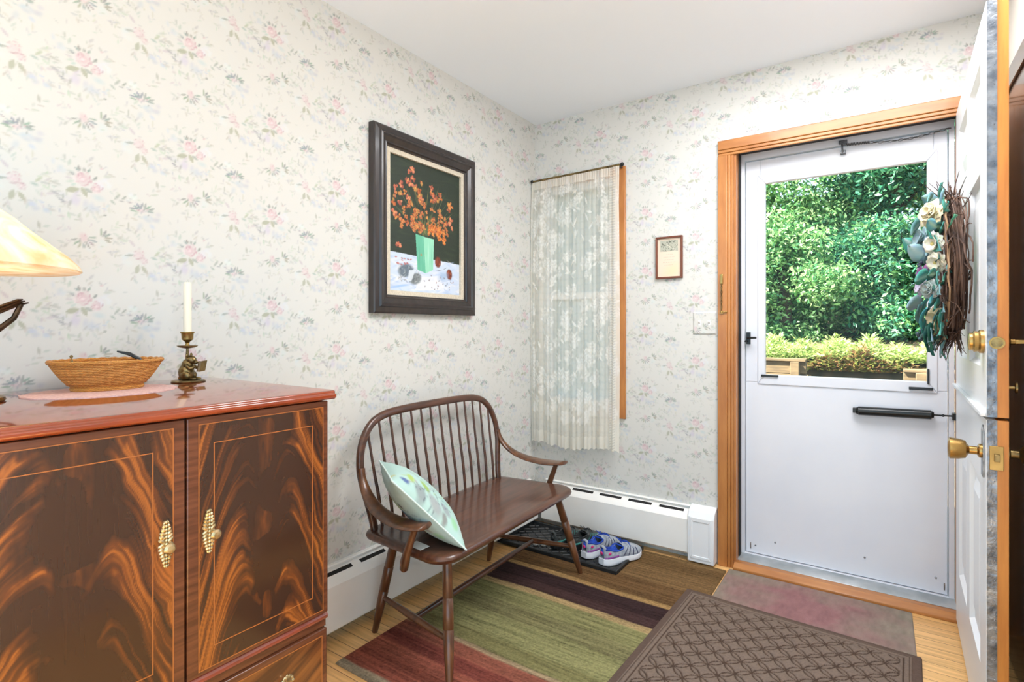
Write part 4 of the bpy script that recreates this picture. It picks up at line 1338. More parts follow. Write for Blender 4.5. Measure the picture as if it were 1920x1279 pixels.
MB().lathe([(0.02, 0.414), (0.024, 0.420), (0.012, 0.428), (0.006, 0.440), (0.009, 0.448), (0, 0.454)], seg=20).build('finial', M['old_brass'], lp)
mb_, nt, b = new_mat('lit_bulb')
b.inputs['Emission Color'].default_value = (1, 0.82, 0.55, 1)
b.inputs['Emission Strength'].default_value = 3
MB().ell((0, 0, 0.365), (0.02, 0.02, 0.026)).build('bulb', mb_, lp)
light('lamp_bulb_light', 'POINT', (LX + 0.055, LY, TZ + 0.325), 0.8, (1.0, 0.92, 0.80), size=0.02)

# ------------------------------------------------------------------ spindle bench
B0 = (0.157, -1.005, 0)
BA = math.radians(1.7)
bn = thing('spindle_bench', 'dark walnut spindle back bench with curved arms against the left wall', 'bench', B0, BA)
SZ = 0.420


def seat_outline(off=0.0, n=10):
    hw, x0, x1, r = 0.492 - off, -0.032 + off, 0.408 - off, 0.075
    pts = []
    for (cx, cy, a0, rr) in ((x1 - r, hw - r, 0, r), (x0 + 0.05, hw - 0.03 - 0.05, PI / 2, 0.05), (x0 + 0.05, -hw + 0.03 + 0.05, PI, 0.05), (x1 - r, -hw + r, 1.5 * PI, r)):
        for k in range(n + 1):
            a = a0 + (PI / 2) * k / n
            pts.append((cx + rr * math.cos(a), cy + rr * math.sin(a)))
    out = []
    for x, y in pts:
        if x > 0.2:
            x += 0.010 * (1 - (y / 0.49) ** 2)
        out.append((x, y))
    return out


rings = []
for off, z in ((0.030, 0.386), (0.012, 0.388), (0.003, 0.396), (0.0, 0.406), (0.003, 0.415), (0.010, SZ), (0.030, SZ + 0.0005), (0.07, SZ - 0.002)):
    rings.append([(x, y, z) for x, y in seat_outline(off)])
MB().loft(rings).build('seat', M['bench_seat'], bn, smooth=40)


def lean(z):
    return -0.155 * (z - SZ)


half = [(0.418, 0.400), (0.424, 0.46), (0.440, 0.54), (0.455, 0.61), (0.456, 0.67), (0.443, 0.725), (0.415, 0.775), (0.375, 0.812), (0.325, 0.832), (0.26, 0.842), (0.13, 0.8465)]
path = [(lean(z), -y, z) for y, z in half] + [(lean(0.847), 0, 0.847)] + [(lean(z), y, z) for y, z in reversed(half)]


def smooth_path(p, n=4):
    P = [Vector(q) for q in p]
    out = []
    for i in range(len(P) - 1):
        a, b_, c, d = P[max(i - 1, 0)], P[i], P[i + 1], P[min(i + 2, len(P) - 1)]
        for k in range(n):
            t = k / n
            out.append(0.5 * ((2 * b_) + (-a + c) * t + (2 * a - 5 * b_ + 4 * c - d) * t * t + (-a + 3 * b_ - 3 * c + d) * t ** 3))
    out.append(P[-1])
    return out


bow = smooth_path(path)
MB().tube(bow, [(0.0165, 0.0125)] * len(bow), seg=12, up=(1, 0, 0.155)).build('back_bow', M['bench'], bn, smooth=60)
NSP = 14
for k in range(NSP):
    y = -0.378 + 0.756 * k / (NSP - 1)
    yt = y * 1.065
    zt = 0.845
    for p, q in zip(bow, bow[1:]):
        if min(p.y, q.y) <= yt <= max(p.y, q.y) and p.z > 0.6:
            zt = p.z + (q.z - p.z) * ((yt - p.y) / (q.y - p.y + 1e-9))
            break
    pts = [(0.0, y, SZ - 0.01), (lean(SZ + 0.1) * 0.9, y + (yt - y) * 0.25, SZ + 0.11), (lean(zt) * 0.55, y + (yt - y) * 0.55, (SZ + zt) / 2 + 0.02), (lean(zt), yt, zt)]
    MB().tube(smooth_path(pts, 3), [0.0058, 0.0062, 0.0066, 0.0068, 0.0066, 0.0062, 0.0058, 0.0054, 0.005, 0.0046], seg=10).build('spindle', M['bench'], bn, smooth=60)
for s in (-1, 1):
    ap = smooth_path([(lean(0.64) + 0.004, s * 0.457, 0.655), (-0.018, s * 0.462, 0.615), (0.012, s * 0.470, 0.575), (0.060, s * 0.482, 0.542), (0.125, s * 0.494, 0.521), (0.200, s * 0.502, 0.512), (0.265, s * 0.504, 0.513), (0.318, s * 0.500, 0.520), (0.338, s * 0.498, 0.524)], 4)
    n = len(ap)
    rad = []
    for i in range(n):
        t = i / (n - 1)
        w = 0.014 + 0.031 * min(1, max(0, (t - 0.08) / 0.6)) ** 1.1
        if t > 0.9:
            w *= math.sqrt(max(0.05, 1 - ((t - 0.9) / 0.105) ** 2))
        rad.append((w, 0.0115 - 0.002 * t))
    MB().tube(ap, rad, seg=14, up=(0.15, 0, 1)).build('arm', M['bench_leg'], bn, smooth=60)
    MB().tube([(0.236, s * 0.507, 0.352), (0.238, s * 0.507, 0.358), (0.243, s * 0.507, 0.385), (0.250, s * 0.507, 0.41), (0.288, s * 0.506, 0.508)], [0.009, 0.0145, 0.017, 0.0145, 0.0115], seg=14).build('arm_post', M['bench_leg'], bn, smooth=60)
    for fx, fy, tx, ty in ((0.428, 0.492, 0.345, 0.405), (-0.036, 0.385, 0.045, 0.350)):
        foot, topp = Vector((fx, s * fy, 0.0085 if fx > 0.2 else 0.0)), Vector((tx, s * ty, 0.392))
        pts = [foot.lerp(topp, t) for t in (0, 0.04, 0.2, 0.42, 0.425, 0.432, 0.437, 0.66, 0.665, 0.672, 0.677, 1.0)]
        MB().tube(pts, [0.0105, 0.012, 0.0155, 0.0185, 0.0165, 0.0165, 0.0185, 0.0185, 0.0165, 0.0165, 0.018, 0.016], seg=14).build('leg', M['bench_leg'], bn, smooth=50)
    a, b_ = Vector((0.428, s * 0.492, 0)).lerp(Vector((0.345, s * 0.405, 0.392)), 0.36), Vector((-0.036, s * 0.385, 0)).lerp(Vector((0.045, s * 0.350, 0.392)), 0.36)
    MB().tube([a, a.lerp(b_, 0.25), a.lerp(b_, 0.5), a.lerp(b_, 0.75), b_], [0.0085, 0.0115, 0.0135, 0.0115, 0.0085], seg=12).build('side_stretcher', M['bench_leg'], bn, smooth=60)
mid = a.lerp(b_, 0.47)
MB().tube([(mid.x, -mid.y, mid.z), (mid.x, -0.2, mid.z), (mid.x, 0.2, mid.z), (mid.x, mid.y, mid.z)], [0.0095, 0.0125, 0.0125, 0.0095], seg=12).build('middle_stretcher', M['bench'], bn, smooth=60)

# ------------------------------------------------------------------ pillow
pl = thing('throw_pillow', 'pale mint bird print throw pillow leaning on the left arm of the bench', 'pillow', (0.365, -1.385, 0.432))
e1 = Vector((0.42, -0.01, -0.225)).normalized()
vd = Vector((-0.55, 0.74, -0.34))
e2 = (vd - vd.dot(e1) * e1).normalized()
nn = e1.cross(e2).normalized()
if nn.z < 0:
    nn = -nn
a1, a2 = (e1 + e2).normalized(), (e1 - e2).normalized()          # edge directions
N = 61
g = np.linspace(-1, 1, N)
U, V2 = np.meshgrid(g, g, indexing='ij')
half_s = 0.180
prof_ = np.clip((1 - np.abs(U) ** 2.4) * (1 - np.abs(V2) ** 2.4), 0, 1) ** 0.55
pin = 1 - 0.05 * (1 - np.abs(U) ** 2) * (np.abs(V2)) - 0.05 * (1 - np.abs(V2) ** 2) * (np.abs(U))
wr = 0.006 * (fbm(U * 3 + 9, V2 * 3 + 4, 31) - 0.5) * prof_
O = np.array((0.362, -1.378, 0.545))
A1, A2, NV = np.array(a1), np.array(a2), np.array(nn)
base = O + (U * pin * half_s)[..., None] * A1 + (V2 * pin * half_s)[..., None] * A2
up_ = base + ((0.070 * prof_ + wr))[..., None] * NV
dn_ = base - ((0.062 * prof_ + wr))[..., None] * NV
CVp = Canvas(2.0, 2.0, 0.01, (176, 206, 199))
random.seed(5)


def pillow_print(cv, seed, busy):
    random.seed(seed)
    for k in range(30):
        cv.shape(random.uniform(0, 2), random.uniform(0, 2), random.uniform(0.1, 0.3), random.uniform(0.05, 0.15), random.uniform(0, 3), random.choice([(184, 210, 204), (170, 200, 192), (192, 208, 204), (166, 194, 188)]), 0.5, 0.9)
    for k in range(busy):
        x, y = random.uniform(0.2, 1.8), random.uniform(0.2, 1.8)
        cv.line([(x, y), (x + random.uniform(-0.2, 0.2), y + random.uniform(-0.2, 0.2)), (x + random.uniform(-0.3, 0.3), y + random.uniform(-0.3, 0.3))], 0.012, (104, 108, 112), 0.7)
        for q in range(3):
            cv.shape(x + random.uniform(-0.15, 0.15), y + random.uniform(-0.15, 0.15), 0.09, 0.035, random.uniform(0, 3), random.choice([(150, 180, 120), (170, 196, 150), (160, 176, 176), (176, 214, 160), (168, 160, 160)]), 0.7, 0.4, True)


pillow_print(CVp, 8, 9)
dc = lambda d, c: (1 + d - c, 1 + d + c)
for d_, c_, r1, r2, col in ((-0.05, 0.62, 0.20, 0.09, (166, 190, 84)), (0.0, 0.78, 0.14, 0.08, (72, 88, 150)), (-0.22, 0.80, 0.14, 0.06, (196, 186, 100)), (0.12, 0.45, 0.22, 0.10, (150, 180, 76)), (0.22, 0.62, 0.26, 0.14, (140, 146, 148)), (0.42, 0.42, 0.30, 0.14, (156, 158, 160)), (0.50, 0.22, 0.22, 0.12, (150, 156, 160)), (0.36, 0.15, 0.16, 0.09, (164, 196, 190)), (0.70, 0.12, 0.16, 0.12, (150, 204, 156)), (0.62, 0.30, 0.14, 0.07, (132, 128, 126)), (0.10, 0.20, 0.2, 0.08, (170, 190, 186)), (0.95, 0.0, 0.12, 0.1, (176, 208, 198))):
    x, y = dc(d_, c_)
    CVp.shape(x, y, r1, r2, 0.78 + random.uniform(-0.5, 0.5), col, 0.85, 0.45)
for k in range(18):
    x, y = dc(random.uniform(-0.1, 0.6), random.uniform(0.05, 0.8))
    a_ = random.uniform(0, 6.28)
    CVp.line([(x, y), (x + 0.14 * math.cos(a_), y + 0.14 * math.sin(a_)), (x + 0.28 * math.cos(a_ + 0.4), y + 0.28 * math.sin(a_ + 0.4))], 0.011, (86, 92, 104), 0.8)
Cu = CVp.sample(U + 1, V2 + 1)
CVq = Canvas(2.0, 2.0, 0.01, (170, 192, 188))
pillow_print(CVq, 15, 12)
for x, y, rx_, ry_, c_ in ((0.62, 1.25, 0.22, 0.12, (160, 186, 84)), (0.75, 1.45, 0.14, 0.10, (66, 84, 140)), (0.48, 1.12, 0.12, 0.08, (196, 182, 92)), (0.95, 1.62, 0.2, 0.12, (120, 126, 128)), (0.35, 1.45, 0.2, 0.14, (150, 158, 160)), (1.2, 1.7, 0.22, 0.10, (140, 138, 136)), (0.55, 1.62, 0.1, 0.05, (60, 66, 80)), (1.5, 1.85, 0.14, 0.08, (150, 196, 150)), (1.0, 1.35, 0.28, 0.16, (150, 156, 158)), (1.15, 1.30, 0.18, 0.09, (92, 110, 160)), (0.85, 1.25, 0.22, 0.10, (168, 190, 96)), (1.1, 0.85, 0.2, 0.12, (156, 176, 90)), (0.7, 0.9, 0.25, 0.12, (146, 150, 150)), (1.3, 1.5, 0.10, 0.06, (206, 190, 110)), (1.45, 1.1, 0.14, 0.10, (120, 140, 176)), (0.5, 1.4, 0.2, 0.1, (172, 206, 160))):
    CVq.shape(x, y, rx_, ry_, random.uniform(-0.6, 0.6), c_, 0.8, 0.4)
Cd = CVq.sample(U + 1, V2 + 1)
np_mesh('front_cover', up_.reshape(-1, 3), grid_faces(N, N), M['cloth'], pl, Cu.reshape(-1, 3), world=True)
np_mesh('back_cover', dn_.reshape(-1, 3), grid_faces(N, N, flip=True), M['cloth'], pl, Cd.reshape(-1, 3), world=True)
edge = [base[i, 0] for i in range(N)] + [base[N - 1, j] for j in range(1, N)] + [base[i, N - 1] for i in range(N - 2, -1, -1)] + [base[0, j] for j in range(N - 2, 0, -1)]
MB().tube([tuple(p) for p in edge], 0.0032, seg=6, loop=True).build('piping', mat('pillow_piping', (206, 224, 220), 0.8), pl, world=True)
MB().add([(0.385, -1.462, 0.4212), (0.455, -1.470, 0.4212), (0.462, -1.432, 0.424), (0.392, -1.424, 0.424), (0.385, -1.462, 0.4225), (0.455, -1.470, 0.4225), (0.462, -1.432, 0.4253), (0.392, -1.424, 0.4253)],
         [(0, 1, 2, 3), (7, 6, 5, 4), (0, 4, 5, 1), (1, 5, 6, 2), (2, 6, 7, 3), (3, 7, 4, 0)]).build('care_tag', M['paper'], pl, smooth=0, world=True)

# ------------------------------------------------------------------ rugs and mats
def rug_colors(U, V2):
    """V2 = world y of the rug, U = world x"""
    C = np.zeros(U.shape + (3,))
    wob = 0.012 * (fbm(U * 4, V2 * 4, 71) - 0.5) * 2
    y = V2 + wob
    stops = [(-1.62, (150, 134, 108)), (-1.575, (142, 74, 56)), (-1.47, (152, 82, 62)), (-1.405, (126, 62, 50)), (-1.335, (148, 84, 64)), (-1.270, (162, 138, 104)), (-1.248, (126, 120, 74)), (-1.17, (142, 138, 88)), (-1.03, (126, 120, 78)), (-0.93, (134, 130, 82)), (-0.815, (172, 144, 96)), (-0.775, (70, 48, 46)), (-0.70, (58, 40, 40)), (-0.595, (164, 128, 76)), (-0.560, (110, 80, 46)), (-0.40, (124, 94, 56)), (-0.25, (112, 84, 48)), (-0.12, (122, 94, 56))]
    for y0, c in stops:
        t = np.clip((y - y0) / 0.010, 0, 1)[..., None]
        C = C * (1 - t) + lin(c) * t
    streak = fbm(U * 5, V2 * 130, 81, 3)
    fine = fbm(U * 160, V2 * 200, 91, 2)
    speck = np.random.default_rng(4).random(U.shape)
    C *= (0.46 + 0.78 * streak + 0.5 * (fine - 0.5) + 0.34 * (speck - 0.5))[..., None]
    C = C * 0.9 + C.mean(-1, keepdims=True) * 0.1
    return np.clip(C, 0, 1)


nu, nv = 260, 520
U, V2 = np.meshgrid(np.linspace(0.172, 1.142, nu), np.linspace(-1.605, -0.072, nv), indexing='ij')
Zr = 0.007 + 0.0012 * fbm(U * 220, V2 * 220, 17, 2)
ed = np.minimum(np.minimum(U - U.min(), U.max() - U), np.minimum(V2 - V2.min(), V2.max() - V2))
Zr = np.where(ed < 1e-6, 0.0005, Zr)
rg = np_mesh('striped_rug', np.stack([U, V2, Zr], -1).reshape(-1, 3), grid_faces(nu, nv), M['woven'], colors=rug_colors(U, V2).reshape(-1, 3))
tag(rg, 'wool rug striped in brown, plum, olive green and rust under the bench', 'rug')

# thin grey and plum mat right in front of the door
nu, nv = 200, 180
U, V2 = np.meshgrid(np.linspace(1.146, 1.868, nu), np.linspace(-0.98, -0.034, nv), indexing='ij')
n_ = fbm(U * 9, V2 * 14, 5, 4)
bl = np.clip(1.35 - np.hypot((U - 1.50) / 0.30, (V2 + 0.26) / 0.30) + (n_ - 0.5) * 1.1, 0, 1)[..., None]
C = lin((138, 128, 114)) * (1 - bl) + lin((142, 104, 104)) * bl
C = C * (0.78 + 0.44 * fbm(U * 60, V2 * 25, 8, 3))[..., None]
Zm = np.full(U.shape, 0.005)
ed = np.minimum(np.minimum(U - U.min(), U.max() - U), np.minimum(V2 - V2.min(), V2.max() - V2))
Zm = np.where(ed < 1e-6, 0.0005, Zm)
tag(np_mesh('entry_mat', np.stack([U, V2, Zm], -1).reshape(-1, 3), grid_faces(nu, nv), M['woven'], colors=C.reshape(-1, 3)), 'thin grey mat with a faded plum middle right at the door sill', 'mat')

# brown doormat with a raised lattice
DM = Matrix.Translation((1.462, -0.392, 0.0)) @ Matrix.Rotation(math.radians(-2.2), 4, 'Z')
nu, nv = 330, 460
lu, lv = np.linspace(-0.42, 0.42, nu), np.linspace(-1.25, 0.0, nv)
U, V2 = np.meshgrid(lu, lv, indexing='ij')
bord = np.minimum(np.minimum(U + 0.42, 0.42 - U), np.minimum(-V2, V2 + 1.25))
px_, py_ = 0.090, 0.084
u_, v_ = U / px_, V2 / py_
s1, s2 = u_ + v_, u_ - v_
dist = lambda q: np.abs(q - np.round(q))
gro = np.minimum(np.abs(dist(s1) - 0.15 * np.abs(np.sin(PI * s2))), np.abs(dist(s2) - 0.15 * np.abs(np.sin(PI * s1))))
groove = np.clip(1.25 - gro / 0.055, 0, 1)
inside = bord > 0.062
line2 = np.clip(1 - np.abs(bord - 0.052) / 0.004, 0, 1) * 0.9 + np.clip(1 - np.abs(bord - 0.036) / 0.003, 0, 1) * 0.6
gv = np.where(inside, groove, line2)
Zd = 0.0135 - 0.0045 * gv
Zd = np.where(bord < 0.030, 0.0065 + 0.004 * np.clip(bord / 0.03, 0, 1), Zd)
Zd = np.where(bord < 1e-6, 0.0, Zd)
C = np.where(gv[..., None] > 0.45, lin((76, 60, 50)), lin((116, 100, 89)))
C = np.where((bord < 0.030)[..., None], lin((94, 77, 68)), C)
C = C * (0.82 + 0.36 * fbm(U * 240, V2 * 240, 3, 2))[..., None]
P = np.stack([U, V2, Zd], -1).reshape(-1, 3)
Mn = np.array(DM)
P = P @ Mn[:3, :3].T + Mn[:3, 3]
P[:, 2] += 0.0055 + 0.003 * np.clip((1.19 - P[:, 0]) / 0.04, 0, 1)
tag(np_mesh('doormat', P, grid_faces(nu, nv), M['mat_fibre'], colors=C.reshape(-1, 3)), 'large brown ribbed doormat with a diamond lattice pattern in front of the door', 'doormat')

# ------------------------------------------------------------------ boot tray with shoes
tr = thing('boot_tray', 'black rubber boot tray on the floor below the end wall heater', 'tray', (0.375, -0.24, 0.0085))
TX0, TX1, TY0, TY1 = 0.020, 0.722, -0.425, -0.068
MB().box(TX0 + 0.012, TX1 - 0.012, TY0 + 0.012, TY1 - 0.012, 0.0088, 0.0125).build('floor_pan', M['rubber'], tr, world=True)
rings = []
for o_, z in ((0.0, 0.0088), (0.0, 0.024), (0.004, 0.028), (0.012, 0.028), (0.016, 0.024), (0.020, 0.0125), (0.022, 0.0089)):
    rings.append([(TX0 + o_, TY0 + o_, z), (TX1 - o_, TY0 + o_, z), (TX1 - o_, TY1 - o_, z), (TX0 + o_, TY1 - o_, z)])
MB().loft(rings, caps=False).build('rim', M['rubber'], tr, smooth=0, world=True)
mb = MB()
x0, x1, y0, y1 = TX0 + 0.025, TX1 - 0.025, TY0 + 0.025, TY1 - 0.025
for sgn in (1, -1):
    for k in range(-12, 26):
        c = k * 0.066
        pts = []
        for t in np.linspace(0, 1, 60):
            x = x0 + (x1 - x0) * t
            y = y0 + sgn * (x - x0 - c) * 0.8 + (0 if sgn > 0 else (y1 - y0))
            if y0 <= y <= y1:
                pts.append((x, y))
        if len(pts) > 1:
            (xa, ya), (xb, yb) = pts[0], pts[-1]
            mb.tube([(xa, ya, 0.0125), (xb, yb, 0.0125)], [(0.0042, 0.0038), (0.0042, 0.0038)], seg=6)
mb.build('lattice_ribs', M['rubber'], tr, world=True)


def shoe(name, label, loc, rotz, mats, group, mirror=1, scale=1.0):
    """running shoe, heel at the origin, toe towards +x"""
    up_m, sole_m, line_m, over_m, trim_m, dot_m, lace_m = mats
    t = thing(name, label, 'shoe', loc, rotz, group)
    sx = [0.0, 0.012, 0.03, 0.06, 0.09, 0.12, 0.145, 0.17, 0.195, 0.22, 0.242, 0.256, 0.264]
    hw = [0.014, 0.026, 0.032, 0.034, 0.033, 0.035, 0.039, 0.043, 0.046, 0.044, 0.035, 0.022, 0.008]
    ht = [0.094, 0.097, 0.094, 0.078, 0.074, 0.088, 0.090, 0.079, 0.068, 0.060, 0.052, 0.044, 0.034]
    cy = [0, 0, 0, 0.001, 0.002, 0.003, 0.004, 0.005, 0.006, 0.006, 0.005, 0.004, 0.003]
    bz = [0.030, 0.029, 0.028, 0.027, 0.025, 0.023, 0.021, 0.020, 0.019, 0.020, 0.022, 0.024, 0.026]
    sc = lambda p: (p[0] * scale, p[1] * mirror * scale, p[2] * scale)
    J = 9
    rings = []
    for i, x in enumerate(sx):
        rg_ = []
        for j in range(-J, J + 1):
            a = j / J * PI / 2
            yy = cy[i] + hw[i] * math.copysign(abs(math.sin(a)) ** 0.75, a)
            zz = bz[i] + (ht[i] - bz[i]) * abs(math.cos(a)) ** 0.62
            rg_.append(sc((x, yy, zz)))
        rings.append(rg_)
    n = 2 * J + 1
    mb = MB()
    fs = []
    for i in range(len(rings) - 1):
        for j in range(n - 1):
            if i in (1, 2, 3, 4) and 4 <= j <= n - 6:
                continue
            a = i * n + j
            fs.append((a, a + 1, a + 1 + n, a + n))
    mb.add([p for r in rings for p in r], fs)
    o = mb.build('upper', up_m, t, smooth=180)
    sd = o.modifiers.new('solid', 'SOLIDIFY')
    sd.thickness = 0.004
    sd.offset = -1
    # padded lining inside the opening
    lr = []
    for i in (1, 2, 3, 4, 5):
        top = rings[i][4]
        w = abs(top[1] - cy[i] * mirror * scale)
        r2 = []
        for q in np.linspace(-1, 1, 11):
            r2.append((sx[i] * scale, cy[i] * mirror * scale + q * w * 1.0, top[2] + 0.003 * scale - (1 - abs(q) ** 3) * (top[2] - 0.045 * scale)))
        lr.append(r2)
    MB().loft(lr, closed=False).build('lining', line_m, t, smooth=180)
    ed_ = [rings[i][4] for i in (1, 2, 3, 4, 5)] + [rings[i][n - 5] for i in (5, 4, 3, 2, 1)]
    MB().tube(smooth_path(ed_ + [ed_[0]], 4), 0.0042 * scale, seg=8).build('collar', line_m, t, smooth=180)
    # sole with flared heel and a waist notch
    rings = []
    for k, (z, e) in enumerate(((0.0, 0.001), (0.006, 0.004), (0.016, 0.004), (1.0, 0.003))):
        ring = []
        side = [(x, cy[i] + hw[i] + e, bz[i]) for i, x in enumerate(sx)] + [(x, cy[i] - hw[i] - e, bz[i]) for i, x in reversed(list(enumerate(sx)))]
        for x, yy, b0 in side:
            ground = 0.0 + 0.010 * max(0, (x - 0.20) / 0.064) ** 2 + 0.006 * max(0, 1 - x / 0.02) + (0.007 * max(0, 1 - abs(x - 0.115) / 0.022))
            zz = (ground + z) if z < 0.9 else b0 + 0.006
            zz = max(zz, ground) if z < 0.9 else zz
            ring.append(sc((x - (0.004 if x < 0.01 else 0) + (0.003 if x > 0.26 else 0), yy, min(zz, b0 + 0.006))))
        rings.append(ring)
    MB().loft(rings).build('sole', sole_m, t, smooth=50)
    # side overlays, heel badge, laces
    for s in (-1, 1):
        for xa, xb, za, zb in ((0.115, 0.150, 0.030, 0.074), (0.145, 0.165, 0.028, 0.072), (0.175, 0.180, 0.027, 0.064), (0.205, 0.196, 0.027, 0.060)):
            pts = []
            for q in np.linspace(0, 1, 5):
                x, z = xa + (xb - xa) * q, za + (zb - za) * q
                w, h_, c_, b_ = (np.interp(x, sx, arr) for arr in (hw, ht, cy, bz))
                cz = np.clip((z - b_) / (h_ - b_), 0, 0.999) ** (1 / 0.62)
                yy = c_ + s * w * math.sqrt(max(0, 1 - cz * cz)) ** 0.75
                pts.append(sc((x, yy + s * 0.0005, z)))
            MB().tube(pts, [(0.0035, 0.0012)] * 5, seg=6, up=(0, 1, 0.3)).build('side_stripe', over_m, t)
    for s in (-1, 1):
        pts = []
        for x in (0.004, 0.02, 0.04, 0.06, 0.085):
            w, c_ = np.interp(x, sx, hw), np.interp(x, sx, cy)
            pts.append(sc((x, c_ + s * (w + 0.0008), 0.040)))
        MB().tube(pts, [(0.0015, 0.005)] * 5, seg=8, up=(0, 0, 1)).build('heel_band', trim_m, t)
    MB().ell(sc((-0.001, 0.0, 0.062)), (0.003, 0.010 * scale, 0.008 * scale), seg=12).build('heel_badge', dot_m, t, smooth=180)
    for s in (-1, 1):
        MB().ell(sc((0.026, s * 0.0315, 0.062)), (0.010 * scale, 0.003, 0.007 * scale), seg=12).build('heel_badge', dot_m, t, smooth=180)
    mb = MB()
    for k in range(5):
        x = 0.130 + 0.013 * k
        w, h_, c_, b_ = (np.interp(x, sx, arr) for arr in (hw, ht, cy, bz))
        pts = [sc((x + (0.006 if q < 0 else -0.003), c_ + q * w * 0.6, b_ + (h_ - b_) * (1 - (abs(q) * 0.6) ** 2.2) + 0.003)) for q in np.linspace(-1, 1, 7)]
        mb.tube(pts, 0.0024 * scale, seg=6)
    for s in (-1, 1):
        mb.tube(smooth_path([sc((0.132, 0.004, 0.092)), sc((0.125, s * 0.022, 0.104)), sc((0.140, s * 0.036, 0.098)), sc((0.142, s * 0.018, 0.092)), sc((0.132, 0.004, 0.093))], 4), 0.0017 * scale, seg=6)
        mb.tube(smooth_path([sc((0.134, 0.004, 0.093)), sc((0.15, s * 0.02, 0.098)), sc((0.165, s * 0.038, 0.07))], 4), 0.0016 * scale, seg=6)
    mb.build('laces', lace_m, t)
    return t


run = (M['mesh_grey'], M['white_sole'], M['royal'], M['navy'], M['purple'], M['magenta'], M['royal'])
shoe('running_shoe', 'grey running shoe with blue lining, the one nearer the bench leg', (0.520, -0.362, 0.0155), math.radians(76), run, 'pair of grey running shoes', 1)
shoe('running_shoe', 'grey running shoe with blue lining, front one at the tray corner', (0.628, -0.385, 0.0155), math.radians(70), run, 'pair of grey running shoes', -1)
drk = (M['dark_shoe'], M['rubber'], M['rubber'], M['teal_trim'], M['teal_trim'], M['dark_shoe'], M['black_metal'])
shoe('dark_shoe', 'charcoal lace-up shoe with teal edging, half hidden by the bench leg', (0.325, -0.345, 0.0155), math.radians(78), drk, 'pair of charcoal shoes', 1, 0.92)
shoe('dark_shoe', 'charcoal lace-up shoe behind the bench leg, against the grey running shoes', (0.415, -0.320, 0.0155), math.radians(78), drk, 'pair of charcoal shoes', -1, 0.92)
p1 = MB().ell((0.228, -0.360, 0.0235), (0.017, 0.011, 0.009), seg=12, rot=Matrix.Rotation(0.5, 3, 'Z').to_quaternion())
tag(p1.build('pebble', M['pebble'], smooth=180), 'pale pebble in the boot tray, the one nearer the wall', 'pebble', 'pebbles in the boot tray')
p2 = MB().ell((0.268, -0.345, 0.0245), (0.018, 0.013, 0.010), seg=12, rot=Matrix.Rotation(-0.3, 3, 'Z').to_quaternion())
tag(p2.build('pebble', M['pebble'], smooth=180), 'pale pebble in the boot tray, the one nearer the dark shoes', 'pebble', 'pebbles in the boot tray')

# ------------------------------------------------------------------ wreath on the Dutch door
wc = Vector((1.964, -0.475, 1.390))
wr_ = thing('wreath', 'grapevine wreath with teal leaves and cream silk flowers on the open door', 'wreath', (2.0, -0.475, 1.39))
random.seed(21)
ringm = MB()
for k in range(64):
    R = 0.195 + random.uniform(-0.035, 0.030)
    ox = random.uniform(-0.030, 0.012)
    ph = random.uniform(0, 2 * PI)
    n = 26
    arc = random.uniform(2.5, 6.0)
    f1, f2 = random.uniform(1, 4), random.uniform(1, 4)
    pts = []
    for i in range(n):
        a = ph + arc * i / (n - 1)
        r = R + 0.012 * math.sin(f1 * a + k)
        pts.append((wc.x + ox + 0.009 * math.sin(f2 * a + k * 2), wc.y + r * math.cos(a), wc.z + r * 1.08 * math.sin(a)))
    ringm.tube(pts, random.uniform(0.0016, 0.0034), seg=5)
for k in range(34):
    a = random.uniform(0, 2 * PI)
    p = Vector((wc.x - 0.02, wc.y + 0.2 * math.cos(a), wc.z + 0.215 * math.sin(a)))
    dirv = Vector((random.uniform(-0.5, 0.3), -math.sin(a) + random.uniform(-0.7, 0.7), math.cos(a) + random.uniform(-0.7, 0.7)))
    pts = []
    for i in range(12):
        pts.append(p.copy())
        dirv = (dirv + Vector((random.uniform(-0.5, 0.5), random.uniform(-0.5, 0.5), random.uniform(-0.5, 0.5)))).normalized()
        toc = Vector((0, wc.y - p.y, wc.z - p.z))
        dirv = (dirv + toc * 1.6 * (1 if toc.length > 0.23 else -0.5 if toc.length < 0.15 else 0)).normalized()
        p = p + dirv * 0.022
        p.x = min(max(p.x, 1.925), 1.985)
    ringm.tube(pts, random.uniform(0.0014, 0.0026), seg=5)
ringm.build('vine_ring', M['twig'], wr_, world=True)
tips = MB()
for k in range(190):
    a = random.uniform(0, 2 * PI) if k < 50 else random.gauss(PI / 2 if k < 90 else -PI / 2, 0.5)
    r0 = random.uniform(0.18, 0.22)
    r1 = r0 + random.uniform(0.03, 0.085)
    b = a + random.uniform(-0.35, 0.35)
    ox = random.uniform(-0.035, 0.012)
    p0 = Vector((wc.x + ox, wc.y + r0 * math.cos(a), wc.z + r0 * 1.08 * math.sin(a)))
    p2_ = Vector((min(wc.x + ox + random.uniform(-0.05, 0.03), 1.990), wc.y + r1 * math.cos(b), wc.z + r1 * 1.08 * math.sin(b)))
    tips.tube([p0, p0.lerp(p2_, 0.5) + Vector((random.uniform(-0.006, 0.006),) * 3), p2_], [0.002, 0.0016, 0.0008], seg=4)
tips.build('twig_tips', M['twig'], wr_, world=True)
pale = MB()
for k in range(9):
    ph = random.uniform(1.9, 4.2)
    R = 0.20 + random.uniform(-0.02, 0.03)
    pts = [(wc.x - 0.034 + random.uniform(-0.006, 0.006), wc.y + (R + 0.02 * math.sin(i)) * math.cos(ph + 0.16 * i), wc.z + R * 1.08 * math.sin(ph + 0.16 * i)) for i in range(9)]
    pale.tube(pts, 0.0024, seg=5)
pale.build('pale_vines', M['twig_pale'], wr_, world=True)


